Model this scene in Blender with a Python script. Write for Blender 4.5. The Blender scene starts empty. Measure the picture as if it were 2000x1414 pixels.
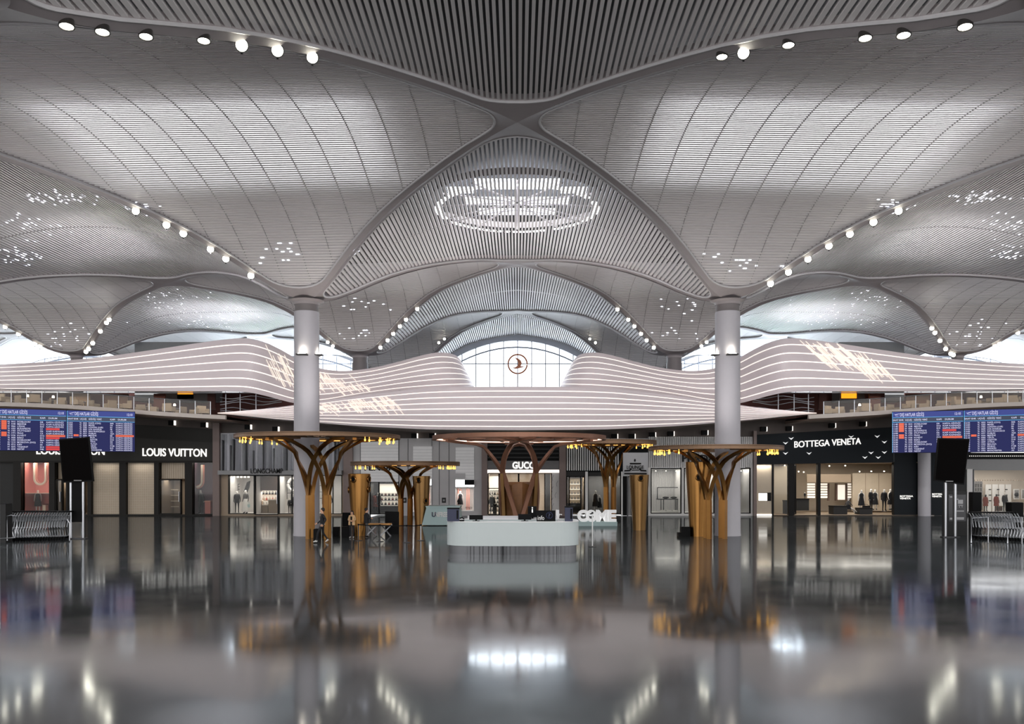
import bpy, bmesh, math, random
from mathutils import Vector, Matrix, Euler
random.seed(7)
C = bpy.context.scene.collection
PI = math.pi
# ---- the photograph's camera: f 1762 px, horizon row 930, centre column 1010, eye 3.3 m -----
U = 0.02845            # metres per pixel at depth 1.0 (the two front columns)
K = 1762 * U           # metres of depth per unit
EYE = 3.3
def X(px, d): return (px - 1010) * d * U
def Z(py, d): return EYE + (930 - py) * d * U
def P(px, py, d): return Vector((X(px, d), d * K, Z(py, d)))
def gd(by): return 116 / (by - 930)          # depth of a point of the floor seen at row by
SD = 1.5               # depth of the shop fronts
ORD = 'first second third fourth fifth sixth seventh eighth ninth tenth eleventh twelfth thirteenth fourteenth fifteenth sixteenth seventeenth eighteenth nineteenth twentieth twenty-first twenty-second twenty-third twenty-fourth twenty-fifth twenty-sixth twenty-seventh twenty-eighth'.split()

# ---------------------------------------------------------------- materials
def lin(c):
    c = c / 255
    return c / 12.92 if c <= .04045 else ((c + .055) / 1.055) ** 2.4
MATS = {}
def mat(name, rgb, rough=.6, metal=0, emit=0, noise=.06, scale=3, spec=.5, ecol=None):
    m = bpy.data.materials.new(name); m.use_nodes = True
    nt = m.node_tree; b = nt.nodes['Principled BSDF']
    col = tuple(lin(v) for v in rgb) + (1,)
    if noise:
        tc = nt.nodes.new('ShaderNodeTexCoord'); n = nt.nodes.new('ShaderNodeTexNoise')
        n.inputs['Scale'].default_value = scale; n.inputs['Detail'].default_value = 3
        mx = nt.nodes.new('ShaderNodeMixRGB')
        mx.inputs[1].default_value = tuple(v * (1 - noise) for v in col[:3]) + (1,)
        mx.inputs[2].default_value = tuple(min(1, v * (1 + noise)) for v in col[:3]) + (1,)
        nt.links.new(tc.outputs['Object'], n.inputs['Vector'])
        nt.links.new(n.outputs['Fac'], mx.inputs[0]); nt.links.new(mx.outputs[0], b.inputs['Base Color'])
    else:
        b.inputs['Base Color'].default_value = col
    b.inputs['Roughness'].default_value = rough; b.inputs['Metallic'].default_value = metal
    b.inputs['Specular IOR Level'].default_value = spec
    if emit:
        b.inputs['Emission Color'].default_value = tuple(lin(v) for v in (ecol or rgb)) + (1,)
        b.inputs['Emission Strength'].default_value = emit
    MATS[name] = m
    return m
def glass_mat(name, tint=(255, 255, 255), gloss=.08):
    m = bpy.data.materials.new(name); m.use_nodes = True; nt = m.node_tree
    nt.nodes.remove(nt.nodes['Principled BSDF']); out = nt.nodes['Material Output']
    t = nt.nodes.new('ShaderNodeBsdfTransparent'); t.inputs[0].default_value = tuple(lin(v) for v in tint) + (1,)
    g = nt.nodes.new('ShaderNodeBsdfGlossy'); g.inputs['Roughness'].default_value = .04
    mx = nt.nodes.new('ShaderNodeMixShader'); mx.inputs[0].default_value = gloss
    nt.links.new(t.outputs[0], mx.inputs[1]); nt.links.new(g.outputs[0], mx.inputs[2]); nt.links.new(mx.outputs[0], out.inputs[0])
    MATS[name] = m
    return m
M = MATS
mat('slat', (212, 208, 208), .5, noise=.04)
mat('slat_cool', (214, 214, 218), .45, noise=.04)
mat('rib', (152, 145, 146), .55)
mat('rim', (196, 194, 196), .5)
mat('backing', (22, 21, 22), .9)
mat('carrier', (160, 156, 158), .8)
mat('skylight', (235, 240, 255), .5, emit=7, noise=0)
mat('skyring', (255, 255, 255), .5, emit=9, noise=0)
mat('column', (184, 182, 188), .5, noise=.03)
mat('collar', (120, 114, 114), .5)
mat('lamp', (255, 250, 232), .5, emit=26, noise=0)
mat('lamp_soft', (255, 246, 225), .5, emit=7, noise=0)
mat('housing', (46, 43, 42), .5)
mat('fascia', (232, 220, 222), .42, noise=.03)
mat('strip', (255, 246, 236), .5, emit=.9, noise=0)
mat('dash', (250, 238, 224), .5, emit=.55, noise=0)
mat('soffit', (112, 94, 84), .6)
mat('bulkhead', (70, 60, 56), .6)
mat('slab_edge', (196, 186, 178), .5)
mat('pilaster', (116, 99, 94), .5)
mat('mullion', (150, 156, 168), .5)
mat('endwall', (176, 178, 186), .6)
mat('roofbox', (132, 132, 132), .7)
mat('gold', (150, 108, 60), .3, 1, noise=.1)
mat('gold_dark', (128, 98, 62), .32, 1, noise=.1)
mat('bronze', (122, 96, 74), .45, .55, noise=.1)
mat('bronze_red', (138, 98, 78), .42, .5, noise=.1)
mat('bulb', (255, 190, 84), .5, emit=3, noise=0)
mat('led_warm', (255, 186, 96), .5, emit=1.6, noise=0)
mat('led_white', (255, 226, 205), .5, emit=2.2, noise=0)
mat('black', (13, 13, 14), .5, spec=.08)
mat('black_gloss', (5, 3, 3), .4, spec=.02)
mat('charcoal', (46, 46, 46), .55, spec=.2)
mat('lvwall', (54, 53, 51), .6, spec=.15)
mat('lvframe', (34, 32, 30), .55, spec=.15)
mat('beige', (190, 176, 156), .7)
mat('tan', (150, 132, 112), .6)
mat('brown', (96, 74, 62), .6)
mat('redbrown', (84, 40, 34), .6)
mat('pink', (216, 128, 116), .6)
mat('rose', (226, 150, 130), .5)
mat('cream', (240, 226, 200), .5)
mat('magenta', (92, 58, 74), .5)
mat('white', (236, 235, 234), .5, noise=.03)
mat('offwhite', (216, 214, 212), .55, noise=.03)
mat('warmwhite', (226, 214, 200), .55, noise=.03)
mat('grey', (172, 172, 174), .6)
mat('midgrey', (136, 136, 137), .6)
mat('drape', (196, 197, 202), .6, noise=.1)
mat('drape_dark', (96, 97, 100), .7)
mat('stone', (186, 184, 185), .6, noise=.08, scale=1.2)
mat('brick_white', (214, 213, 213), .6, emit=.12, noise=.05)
mat('marble', (66, 63, 64), .4, noise=.4, scale=2)
mat('bv', (30, 34, 38), .6, spec=.12)
mat('sign', (255, 252, 246), .5, emit=1.0, noise=0)
mat('letter_added_glow', (236, 236, 236), .5, emit=.3, noise=0)  # slight glow added so the standing letters look brighter
mat('sign_dark', (16, 14, 14), .5, noise=0, spec=.15)
mat('chevron', (235, 235, 235), .5, emit=.75, noise=0)
mat('lit', (255, 248, 238), .5, emit=1.5, noise=0)
mat('downlight', (255, 244, 226), .5, emit=6, noise=0)
mat('desk', (194, 203, 203), .45, noise=.02)
mat('desk_inner', (196, 194, 196), .5, noise=.02)
mat('chrome', (92, 92, 94), .08, 1, noise=0)
mat('steel', (168, 170, 174), .28, .9, noise=0)
mat('dark_metal', (60, 60, 62), .4, .6, noise=0)
mat('teal', (178, 202, 202), .5, noise=.02)
mat('navy', (28, 34, 66), .5)
mat('wood', (196, 138, 66), .5, noise=.15, scale=8)
mat('corewood', (120, 78, 38), .55, noise=.25, scale=5)
mat('skin', (206, 160, 132), .55)
mat('mannequin', (226, 222, 216), .45)
mat('dark_cloth', (26, 26, 30), .85)
mat('grey_cloth', (92, 90, 90), .85)
mat('cardigan', (214, 178, 134), .85)
mat('rust_cloth', (140, 70, 58), .85)
mat('pale_cloth', (220, 218, 214), .85)
mat('hair', (34, 26, 22), .6)
mat('shoe', (220, 218, 214), .6)
mat('screen_blue', (12, 13, 30), .5, emit=.5, noise=.12, scale=.35, spec=.05, ecol=(62, 66, 124))
mat('screen_bar', (30, 34, 70), .5, emit=.5, noise=0, spec=.05, ecol=(92, 104, 186))
mat('screen_line', (70, 150, 200), .4, emit=.6, noise=0)
mat('screen_head', (30, 44, 74), .4, emit=.25, noise=0)
mat('screen_text', (190, 192, 216), .4, emit=.6, noise=0)
mat('screen_red', (190, 34, 36), .4, emit=.6, noise=0)
mat('screen_orange', (206, 84, 50), .4, emit=.6, noise=0)
mat('shelf_lit', (250, 240, 226), .5, emit=.7, noise=0)
mat('fire', (255, 150, 30), .5, emit=1.6, noise=.5, scale=4)
mat('logo', (150, 84, 44), .45)
mat('seat_pale', (206, 190, 164), .7)
glass_mat('glass', (250, 252, 255), .05)
glass_mat('shopglass', (236, 236, 234), .018)
glass_mat('railglass', (246, 243, 240), .015)

def floor_material():
    m = bpy.data.materials.new('polished_floor'); m.use_nodes = True; nt = m.node_tree
    b = nt.nodes['Principled BSDF']; L = nt.links.new
    tc = nt.nodes.new('ShaderNodeTexCoord')
    br = nt.nodes.new('ShaderNodeTexBrick'); br.offset = 0
    br.inputs['Scale'].default_value = 1.0; br.inputs['Brick Width'].default_value = 2.4; br.inputs['Row Height'].default_value = 2.4
    br.inputs['Mortar Size'].default_value = .012; br.inputs['Mortar Smooth'].default_value = .2
    br.inputs['Color1'].default_value = (.066, .070, .071, 1); br.inputs['Color2'].default_value = (.080, .085, .086, 1)
    br.inputs['Mortar'].default_value = (.047, .05, .051, 1)
    L(tc.outputs['Object'], br.inputs['Vector'])
    n = nt.nodes.new('ShaderNodeTexNoise'); n.inputs['Scale'].default_value = .35; n.inputs['Detail'].default_value = 5
    L(tc.outputs['Object'], n.inputs['Vector'])
    fl = nt.nodes.new('ShaderNodeTexNoise'); fl.inputs['Scale'].default_value = 22; L(tc.outputs['Object'], fl.inputs['Vector'])
    mx = nt.nodes.new('ShaderNodeMixRGB'); mx.blend_type = 'MULTIPLY'; mx.inputs[0].default_value = .5
    L(br.outputs['Color'], mx.inputs[1]); L(fl.outputs['Fac'], mx.inputs[2]); 
    mr = nt.nodes.new('ShaderNodeMapRange'); mr.inputs[1].default_value = .3; mr.inputs[2].default_value = .7
    mr.inputs[3].default_value = .06; mr.inputs[4].default_value = .12
    L(n.outputs['Fac'], mr.inputs[0])
    df = nt.nodes.new('ShaderNodeBsdfDiffuse'); gl = nt.nodes.new('ShaderNodeBsdfGlossy'); ms = nt.nodes.new('ShaderNodeMixShader')
    fr = nt.nodes.new('ShaderNodeFresnel'); fr.inputs[0].default_value = 1.45; mn = nt.nodes.new('ShaderNodeMath'); mn.operation = 'MINIMUM'; mn.inputs[1].default_value = .43
    L(mx.outputs[0], df.inputs[0]); L(mr.outputs[0], gl.inputs['Roughness']); gl.inputs[0].default_value = (.94, .96, .97, 1); L(fr.outputs[0], mn.inputs[0])
    L(mn.outputs[0], ms.inputs[0]); L(df.outputs[0], ms.inputs[1]); L(gl.outputs[0], ms.inputs[2])
    nt.nodes.remove(b); L(ms.outputs[0], nt.nodes['Material Output'].inputs[0])
    M['floor'] = m
floor_material()

# ---------------------------------------------------------------- mesh building
class MB:
    def __init__(s): s.v = []; s.f = []; s.mi = []; s.k = 0
    def add(s, vs, fs):
        o = len(s.v); s.v += [tuple(v) for v in vs]
        for f in fs: s.f.append(tuple(i + o for i in f)); s.mi.append(s.k)
        return s
    def box(s, x0, x1, y0, y1, z0, z1, mtx=None):
        vs = [Vector((x, y, z)) for z in (z0, z1) for y in (y0, y1) for x in (x0, x1)]
        if mtx: vs = [mtx @ v for v in vs]
        return s.add(vs, [(0, 2, 3, 1), (4, 5, 7, 6), (0, 1, 5, 4), (2, 6, 7, 3), (0, 4, 6, 2), (1, 3, 7, 5)])
    def pb(s, px0, px1, py0, py1, d=SD, deep=.3, fwd=0):      # box whose front face fills a pixel rectangle at depth d
        y = d * K
        return s.box(X(px0, d), X(px1, d), y - fwd, y + deep, Z(py1, d), Z(py0, d))
    def ppoly(s, pts, d=SD, deep=.3):                          # prism whose front face is a pixel polygon at depth d
        a = [P(x, y, d) for x, y in pts]
        return s.prism(a, Vector((0, deep, 0)))
    def prism(s, pts, off):
        n = len(pts); b = [Vector(p) + off for p in pts]
        return s.add(list(pts) + b, [tuple(range(n)), tuple(range(2 * n - 1, n - 1, -1))] + [(i, i + n, (i + 1) % n + n, (i + 1) % n) for i in range(n)])
    def loft(s, rings, closed=True, cap=True):
        n = len(rings[0]); vs = [v for r in rings for v in r]; fs = []
        for a in range(len(rings) - 1):
            for i in range(n if closed else n - 1):
                j = (i + 1) % n
                fs.append((a * n + i, a * n + j, (a + 1) * n + j, (a + 1) * n + i))
        if cap and closed: fs += [tuple(range(n - 1, -1, -1)), tuple(range((len(rings) - 1) * n, len(rings) * n))]
        return s.add(vs, fs)
    def lathe(s, prof, c=(0, 0, 0), n=32, cap=True):
        return s.loft([[(c[0] + r * math.cos(2 * PI * i / n), c[1] + r * math.sin(2 * PI * i / n), c[2] + z) for i in range(n)] for r, z in prof], True, cap)
    def tube(s, pts, r, n=8, closed=False):
        pts = [Vector(p) for p in pts]; rings = []; m = len(pts)
        for i, p in enumerate(pts):
            t = (pts[(i + 1) % m if closed else min(i + 1, m - 1)] - pts[(i - 1) % m if closed else max(i - 1, 0)]).normalized()
            u = t.cross(Vector((0, 0, 1)))
            if u.length < .05: u = t.cross(Vector((1, 0, 0)))
            u.normalize(); w = u.cross(t); rr = r[i] if isinstance(r, (list, tuple)) else r
            rings.append([p + (u * math.cos(2 * PI * k / n) + w * math.sin(2 * PI * k / n)) * rr for k in range(n)])
        if closed: rings.append(rings[0])
        return s.loft(rings, True, not closed)
    def bar(s, pts, wdirs, w, t):                               # flat bar: wdirs = width direction at every point
        pts = [Vector(p) for p in pts]; rings = []; m = len(pts)
        for i, p in enumerate(pts):
            tg = (pts[min(i + 1, m - 1)] - pts[max(i - 1, 0)]).normalized()
            a = Vector(wdirs[i]); a = (a - tg * a.dot(tg)).normalized(); b = tg.cross(a)
            ww = w[i] if isinstance(w, (list, tuple)) else w
            rings.append([p + a * ww / 2 + b * t / 2, p - a * ww / 2 + b * t / 2, p - a * ww / 2 - b * t / 2, p + a * ww / 2 - b * t / 2])
        return s.loft(rings)
    def ball(s, c, r, n=12, m=8, sq=(1, 1, 1)):
        c = Vector(c); rings = []
        for i in range(m + 1):
            a = PI * i / m; q = max(math.sin(a), .02)
            rings.append([c + Vector((q * math.cos(2 * PI * k / n) * sq[0], q * math.sin(2 * PI * k / n) * sq[1], -math.cos(a) * sq[2])) * r for k in range(n)])
        return s.loft(rings)
    def build(s, name, m, parent=None, smooth=False):
        me = bpy.data.meshes.new(name)
        o = Vector(WL.get(parent.name, (0, 0, 0))) if parent else Vector((0, 0, 0))
        me.from_pydata([Vector(v) - o for v in s.v], [], s.f)
        for x in (m if isinstance(m, list) else [m]): me.materials.append(M[x])
        if s.k or any(s.mi): me.polygons.foreach_set('material_index', s.mi)
        bm = bmesh.new(); bm.from_mesh(me); bmesh.ops.recalc_face_normals(bm, faces=bm.faces); bm.to_mesh(me); bm.free()
        if smooth:
            me.polygons.foreach_set('use_smooth', [True] * len(me.polygons))
            me.set_sharp_from_angle(angle=math.radians(38))
        return link(name, me, parent)
WL = {}                  # world place of every parent, for meshes given in world coordinates
def link(name, me, parent=None):
    ob = bpy.data.objects.new(name, me); C.objects.link(ob)
    if parent: ob.parent = parent; WL[ob.name] = WL.get(parent.name, (0, 0, 0))
    else: WL[ob.name] = (0, 0, 0)
    return ob
def tag(o, label=None, cat=None, group=None, kind=None):
    if label: o['label'] = label
    if cat: o['category'] = cat
    if group: o['group'] = group
    if kind: o['kind'] = kind
    return o
def thing(name, label, cat, loc=(0, 0, 0), rz=0, group=None, kind=None):
    o = bpy.data.objects.new(name, None); C.objects.link(o); o.empty_display_size = .2
    o.location = loc; o.rotation_euler = (0, 0, rz); WL[o.name] = tuple(loc) if not rz else (0, 0, 0)
    return tag(o, label, cat, group, kind)
def at(loc=(0, 0, 0)): return Vector(loc)
def copy_tree(o, parent=None):
    c = o.copy(); C.objects.link(c); c.parent = parent
    WL[c.name] = WL.get(o.name, (0, 0, 0))
    for ch in o.children: copy_tree(ch, c)
    return c
def place(o, loc, rz=0, label=None, group=None, first=False, scale=None):
    c = o if first else copy_tree(o)
    c.location = loc; c.rotation_euler = (0, 0, rz)
    if scale: c.scale = (scale,) * 3
    if label: c['label'] = label
    if group: c['group'] = group
    return c
TEMP = bpy.data.scenes.new('workbench'); TC = {}            # a scratch scene for evaluating text and skin, removed at the end
def baked(ob):
    TEMP.collection.objects.link(ob); vl = TEMP.view_layers[0]; vl.update(); dg = vl.depsgraph
    me = bpy.data.meshes.new_from_object(ob.evaluated_get(dg)); bpy.data.objects.remove(ob)
    return me
def text_geo(body, extrude=.04, bold=0, align='LEFT', line=1.0):
    key = (body, extrude, bold)
    if key not in TC: TC[key] = text_geo_(body, extrude, bold, align, line)
    return TC[key]
def text_geo_(body, extrude=.04, bold=0, align='LEFT', line=1.0):
    cu = bpy.data.curves.new('lettering', 'FONT'); cu.body = body; cu.extrude = extrude; cu.offset = bold
    cu.align_x = align; cu.space_line = line; cu.resolution_u = 4
    me = baked(bpy.data.objects.new('lettering', cu)); bpy.data.curves.remove(cu)
    vs = [v.co.copy() for v in me.vertices]; fs = [tuple(p.vertices) for p in me.polygons]
    bpy.data.meshes.remove(me)
    return vs, fs
def lettering(body, px0, px1, py0, py1, d, m, parent, name='lettering', deep=.08, bold=0, tilt=0, raised=.02):
    vs, fs = text_geo(body, .5, bold)
    xs = [v.x for v in vs]; ys = [v.y for v in vs]; x0, x1, y0, y1 = min(xs), max(xs), min(ys), max(ys)
    out = []
    for v in vs:
        a = (v.x - x0) / (x1 - x0); b = (v.y - y0) / (y1 - y0)
        p = P(px0 + (px1 - px0) * a, py1 + (py0 - py1) * b + tilt * (a - .5), d)
        p.y += -raised - deep / 2 - v.z * deep
        out.append(p)
    return MB().add(out, fs).build(name, m, parent)
# ---------------------------------------------------------------- the vaulted ceiling
ROWD = {-1: -.23, 0: .385, 1: 1.0, 2: 1.467, 3: 1.934, 4: 2.40}
JD = {-1: .0775, 0: .6925, 1: 1.2335, 2: 1.70, 3: 2.167}         # bay centres: bay r lies between column rows r and r+1
def colx(c, d):                                                    # column lines c = -2..3
    t = min(1, max(0, (d - 1) / .467))
    s = 1 if c > 0 else -1; k = c if c > 0 else 1 - c
    return s * ({1: 411, 2: 1234, 3: 2057}[k] + {1: 39, 2: 28, 3: 10}[k] * t) * U
def jx(b, d): return (colx(b, d) + colx(b + 1, d)) / 2             # bay b = -2..2
def lerp(tab, d):
    if d <= tab[0][0]: return tab[0][1]
    for (a, p), (b, q) in zip(tab, tab[1:]):
        if d <= b: return p + (q - p) * (d - a) / (b - a)
    return tab[-1][1]
def apex(x, d):
    ce = lerp([(.08, 486), (.6925, 484), (1.0, 505), (1.2335, 516), (1.70, 549), (2.1, 552)], d)
    si = lerp([(.6925, 472), (1.2335, 471), (1.7, 468)], d)
    w = min(1, abs(x) / (823 * U)); return ce + (si - ce) * w
def capz(d): return lerp([(.385, 366), (1, 345), (1.467, 350)], d)
PROF = [(0, 0), (.06, .02), (.14, .12), (.21, .25), (.28, .39), (.35, .515), (.43, .63), (.5, .71), (.6, .80), (.7, .875), (.8, .94), (.9, .982), (1, 1)]
PROF2 = [(0, 0), (.08, .02), (.14, .07), (.25, .35), (.33, .54), (.41, .69), (.54, .87), (.65, .935), (.74, .967), (.85, .99), (1, 1)]
def rise(t, d):                                                    # rib profile from column (0) to crown (1), smoothed
    w = min(1, max(0, (d - 1.1) / .25)); r = 0
    for o in (-.05, -.025, 0, .025, .05):
        q = t + o; q = -q if q < 0 else 2 - q if q > 1 else q
        r += lerp(PROF, q) * (1 - w) + lerp(PROF2, q) * w
    return r / 5
def vz(x, y, typ=None):
    d = y / K
    for b in range(-2, 3):
        if colx(b, d) <= x <= colx(b + 1, d) or (b == -2 and x < colx(-2, d)) or (b == 2): break
    x0, x1 = colx(b, d), colx(b + 1, d); u = min(1, abs((2 * x - x0 - x1) / (x1 - x0)))
    for r in range(-1, 4):
        if d <= ROWD[r + 1]: break
    v = min(1, abs(d - JD[r]) / (abs(ROWD[r + 1] - JD[r]) if d > JD[r] else abs(JD[r] - ROWD[r])))
    s = u if typ == 'X' else v if typ == 'Y' else min(u, v)
    h = apex(x, d); c = capz(d)
    return EYE + (c + (h - c) * rise(1 - s, d)) * U
def J(b, r): return (jx(b, JD[r]), JD[r] * K)
def COL(c, r): return (colx(c, ROWD[r]), ROWD[r] * K)

INSET, RAD = .30, 1.9
YEND = 1.983 * K                                                  # the end wall
def rounded(poly):
    """outline of the panel inside a diamond: offset by INSET with corners of radius RAD, and for every point its partner on the diamond"""
    n = len(poly); pv = [Vector(p).to_2d() if len(p) > 2 else Vector(p) for p in poly]
    if sum(pv[i].x * pv[(i + 1) % n].y - pv[(i + 1) % n].x * pv[i].y for i in range(n)) < 0: pv.reverse()
    out = []; par = []
    def norm(i):
        e = (pv[(i + 1) % n] - pv[i]).normalized(); return Vector((-e.y, e.x)), e
    cen = []
    for i in range(n):                       # centre of the arc at vertex i: offset of both edges by INSET+RAD
        na, ea = norm(i - 1); nb, eb = norm(i); k = INSET + RAD
        a = pv[i] + na * k; b = pv[i] + nb * k
        den = ea.x * eb.y - ea.y * eb.x; t = ((b - a).x * eb.y - (b - a).y * eb.x) / den
        cen.append(a + ea * t)
    for i in range(n):
        na, ea = norm(i - 1); nb, eb = norm(i); c = cen[i]
        a0 = math.atan2(-na.y, -na.x); a1 = math.atan2(-nb.y, -nb.x)
        while a1 < a0: a1 += 2 * PI
        fa = c - na * (INSET + RAD); fb = c - nb * (INSET + RAD); q = 10
        for k in range(q + 1):
            a = a0 + (a1 - a0) * k / q; out.append(c + Vector((math.cos(a), math.sin(a))) * RAD)
            t = k / q; par.append(fa.lerp(pv[i], t * 2) if t < .5 else pv[i].lerp(fb, t * 2 - 1))
        c2 = cen[(i + 1) % n]; s0 = c - nb * RAD; s1 = c2 - nb * RAD; q = 10
        for k in range(1, q):
            out.append(s0.lerp(s1, k / q)); par.append(fb.lerp(c2 - nb * (INSET + RAD), k / q))
    return out, par
def cut(out, axis, val):                     # extent of a convex outline on the line axis = val
    hit = []; n = len(out); o = 1 - axis
    for i in range(n):
        p, q = out[i], out[(i + 1) % n]
        if (p[axis] - val) * (q[axis] - val) < 0:
            t = (val - p[axis]) / (q[axis] - p[axis]); hit.append(p[o] + (q[o] - p[o]) * t)
    return (min(hit), max(hit)) if len(hit) > 1 else None
ceiling = thing('ceiling', 'vaulted grey slatted ceiling over the whole hall', 'ceiling', kind='structure')
def seen(poly):
    for k in range(16):
        for j in range(4):
            a = Vector(poly[j]).lerp(Vector(poly[(j + 1) % 4]), .5).lerp(Vector(poly[(j + 2) % 4]), k / 15)
            d = a.y / K
            if d > .15 and -420 < 1010 + a.x / (d * U) < 2440: return True
    return False
PITCH, SW, SH = .195, .106, .10
def panel(poly, typ, m='slat'):
    out, par = rounded(poly)
    axis = 0 if typ == 'X' else 1
    lo = min(p[axis] for p in out); hi = max(p[axis] for p in out); mid = (lo + hi) / 2
    cent = sum((Vector(p) for p in poly), Vector((0, 0))) / 4
    d = cent.y / K
    b = MB(); nsl = int((hi - lo) / PITCH / 2)
    for k in range(-nsl, nsl + 1):
        val = mid + (k + .5) * PITCH; e = cut(out, axis, val)
        if not e or e[1] - e[0] < .2: continue
        e = (e[0] - .1, e[1] + .1)
        if typ == 'X': e = (e[0], min(e[1], YEND))
        if e[1] - e[0] < .2: continue
        q = max(2, int((e[1] - e[0]) / 2.2)); rings = []
        for i in range(q + 1):
            w = e[0] + (e[1] - e[0]) * i / q
            if typ == 'X':
                zl = vz(val - SW / 2, w, typ); zr = vz(val + SW / 2, w, typ)
                rings.append([(val - SW / 2, w, zl), (val + SW / 2, w, zr), (val + SW / 2, w, zr + SH), (val - SW / 2, w, zl + SH)])
            else:
                zl = vz(w, val - SW / 2, typ); zr = vz(w, val + SW / 2, typ)
                rings.append([(w, val - SW / 2, zl), (w, val + SW / 2, zr), (w, val + SW / 2, zr + SH), (w, val - SW / 2, zl + SH)])
        b.loft(rings)
    pn = b.build('slat_panel', m, ceiling)
    # carriers: thin dark rails across the slats
    b = MB(); o2 = 1 - axis; lo2 = min(p[o2] for p in out); hi2 = max(p[o2] for p in out); n2 = 15 if typ == 'Y' else 2
    for k in range(1, n2):
        val = lo2 + (hi2 - lo2) * k / n2; e = cut(out, o2, val)
        if not e or e[1] - e[0] < 2 or e[1] > YEND: continue
        rings = []
        for i in range(25):
            w = e[0] + (e[1] - e[0]) * i / 24; p = (w, val) if o2 else (val, w); z = vz(p[0], p[1], typ); h = .02
            dx, dy = (0, h) if o2 else (h, 0)
            rings.append([(p[0] - dx, p[1] - dy, z + .004), (p[0] + dx, p[1] + dy, z + .004), (p[0] + dx, p[1] + dy, z + .05), (p[0] - dx, p[1] - dy, z + .05)])
        b.loft(rings)
    if b.v: b.build('carrier_rail', 'carrier', pn)
    # rib skin between the panel outline and the diamond, and a pale rim around the outline
    b = MB(); n = len(out); inn = []; edg = []; up = []; ok = lambda i: max(out[i].y, par[i].y, out[(i + 1) % n].y) < YEND + .6
    for p, q in zip(out, par):
        zi = vz(p.x, p.y, typ); inn.append((p.x, p.y, zi - .10)); edg.append((q.x, q.y, vz(q.x, q.y, typ) - .14)); up.append((p.x, p.y, zi + .22))
    b.add(inn + edg + up, [(i, (i + 1) % n, (i + 1) % n + n, i + n) for i in range(n) if ok(i)] + [(i, i + 2 * n, (i + 1) % n + 2 * n, (i + 1) % n) for i in range(n) if ok(i)])
    b.build('vault_rib', 'rib', ceiling, True)
    rim = [(p[0], min(p[1], YEND), p[2] + .02) for p in inn]
    MB().tube(rim, .055, 6, True).build('panel_rim', 'rim', pn, True)
    return out
panels = []
for r in range(0, 4):
    for b_ in range(-2, 3):
        poly = [J(b_, r - 1), COL(b_ + 1, r), J(b_, r), COL(b_, r)]
        if seen(poly): panels.append((poly, 'X', b_, r))
for r in range(0, 3):
    for c in range(-2, 4):
        L_ = J(c - 1, r) if c > -2 else (2 * colx(-2, JD[r]) - J(-2, r)[0], J(-2, r)[1])
        R_ = J(c, r) if c < 3 else (2 * colx(3, JD[r]) - J(2, r)[0], J(2, r)[1])
        poly = [COL(c, r), R_, COL(c, r + 1), L_]
        if seen(poly): panels.append((poly, 'Y', c, r))
SKY = []
for poly, typ, i, r in panels:
    panel(poly, typ)
    SKY.append((poly, typ, i, r))
# roof shell above the slats
b = MB(); nx, ny = 60, 44; x0, x1, y0, y1 = -62, 62, .06 * K, 1.99 * K; vs = []
for j in range(ny + 1):
    for i in range(nx + 1):
        x = x0 + (x1 - x0) * i / nx; y = y0 + (y1 - y0) * j / ny; vs.append((x, y, vz(x, y) + 1.9))
b.add(vs, [(j * (nx + 1) + i, j * (nx + 1) + i + 1, (j + 1) * (nx + 1) + i + 1, (j + 1) * (nx + 1) + i) for j in range(ny) for i in range(nx)])
b.build('roof_shell', 'backing', ceiling, True)
# round skylight with a ring of lamps over the central vault, seen through the slats
cy = 1.0 * K; cz = vz(0, cy) + .42; b = MB()
for k in range(64):
    if k % 16 == 11: continue
    a0 = 2 * PI * k / 64; a1 = 2 * PI * (k + .72) / 64; ro, ri = 4.55, 4.22
    b.add([(ri * math.cos(a0), cy + ri * math.sin(a0), cz), (ro * math.cos(a0), cy + ro * math.sin(a0), cz), (ro * math.cos(a1), cy + ro * math.sin(a1), cz), (ri * math.cos(a1), cy + ri * math.sin(a1), cz)], [(0, 1, 2, 3)])
b.build('skylight_ring', 'skyring', ceiling)
b = MB(); cz = vz(0, cy) + .9
b.lathe([(4.9, 0), (4.9, .35)], (0, cy, cz - .1), 48, False); b.build('skylight_curb', 'collar', ceiling)
b = MB()
for (xa, xb, ya, yb) in ((-2.2, 2.2, -3.9, -2.2), (-3.7, -2.35, -2.6, -1.5), (2.35, 3.7, -2.6, -1.5), (-2.9, -.1, -.9, .6), (.1, 2.9, -.9, .6), (-2.2, -.1, 1.2, 2.5), (.1, 2.2, 1.2, 2.5)):
    b.add([(xa, cy + ya, cz), (xb, cy + ya, cz), (xb, cy + yb, cz), (xa, cy + yb, cz)], [(0, 1, 2, 3)])
b.build('skylight_glazing', 'skylight', ceiling)
b = MB()
for a in range(0, 360, 30):
    b.tube([(4.6 * math.cos(math.radians(a)), cy + 4.6 * math.sin(math.radians(a)), cz - .25), (.3 * math.cos(math.radians(a)), cy + .3 * math.sin(math.radians(a)), cz - .05)], .05, 5)
b.build('skylight_truss', 'collar', ceiling)
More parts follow.
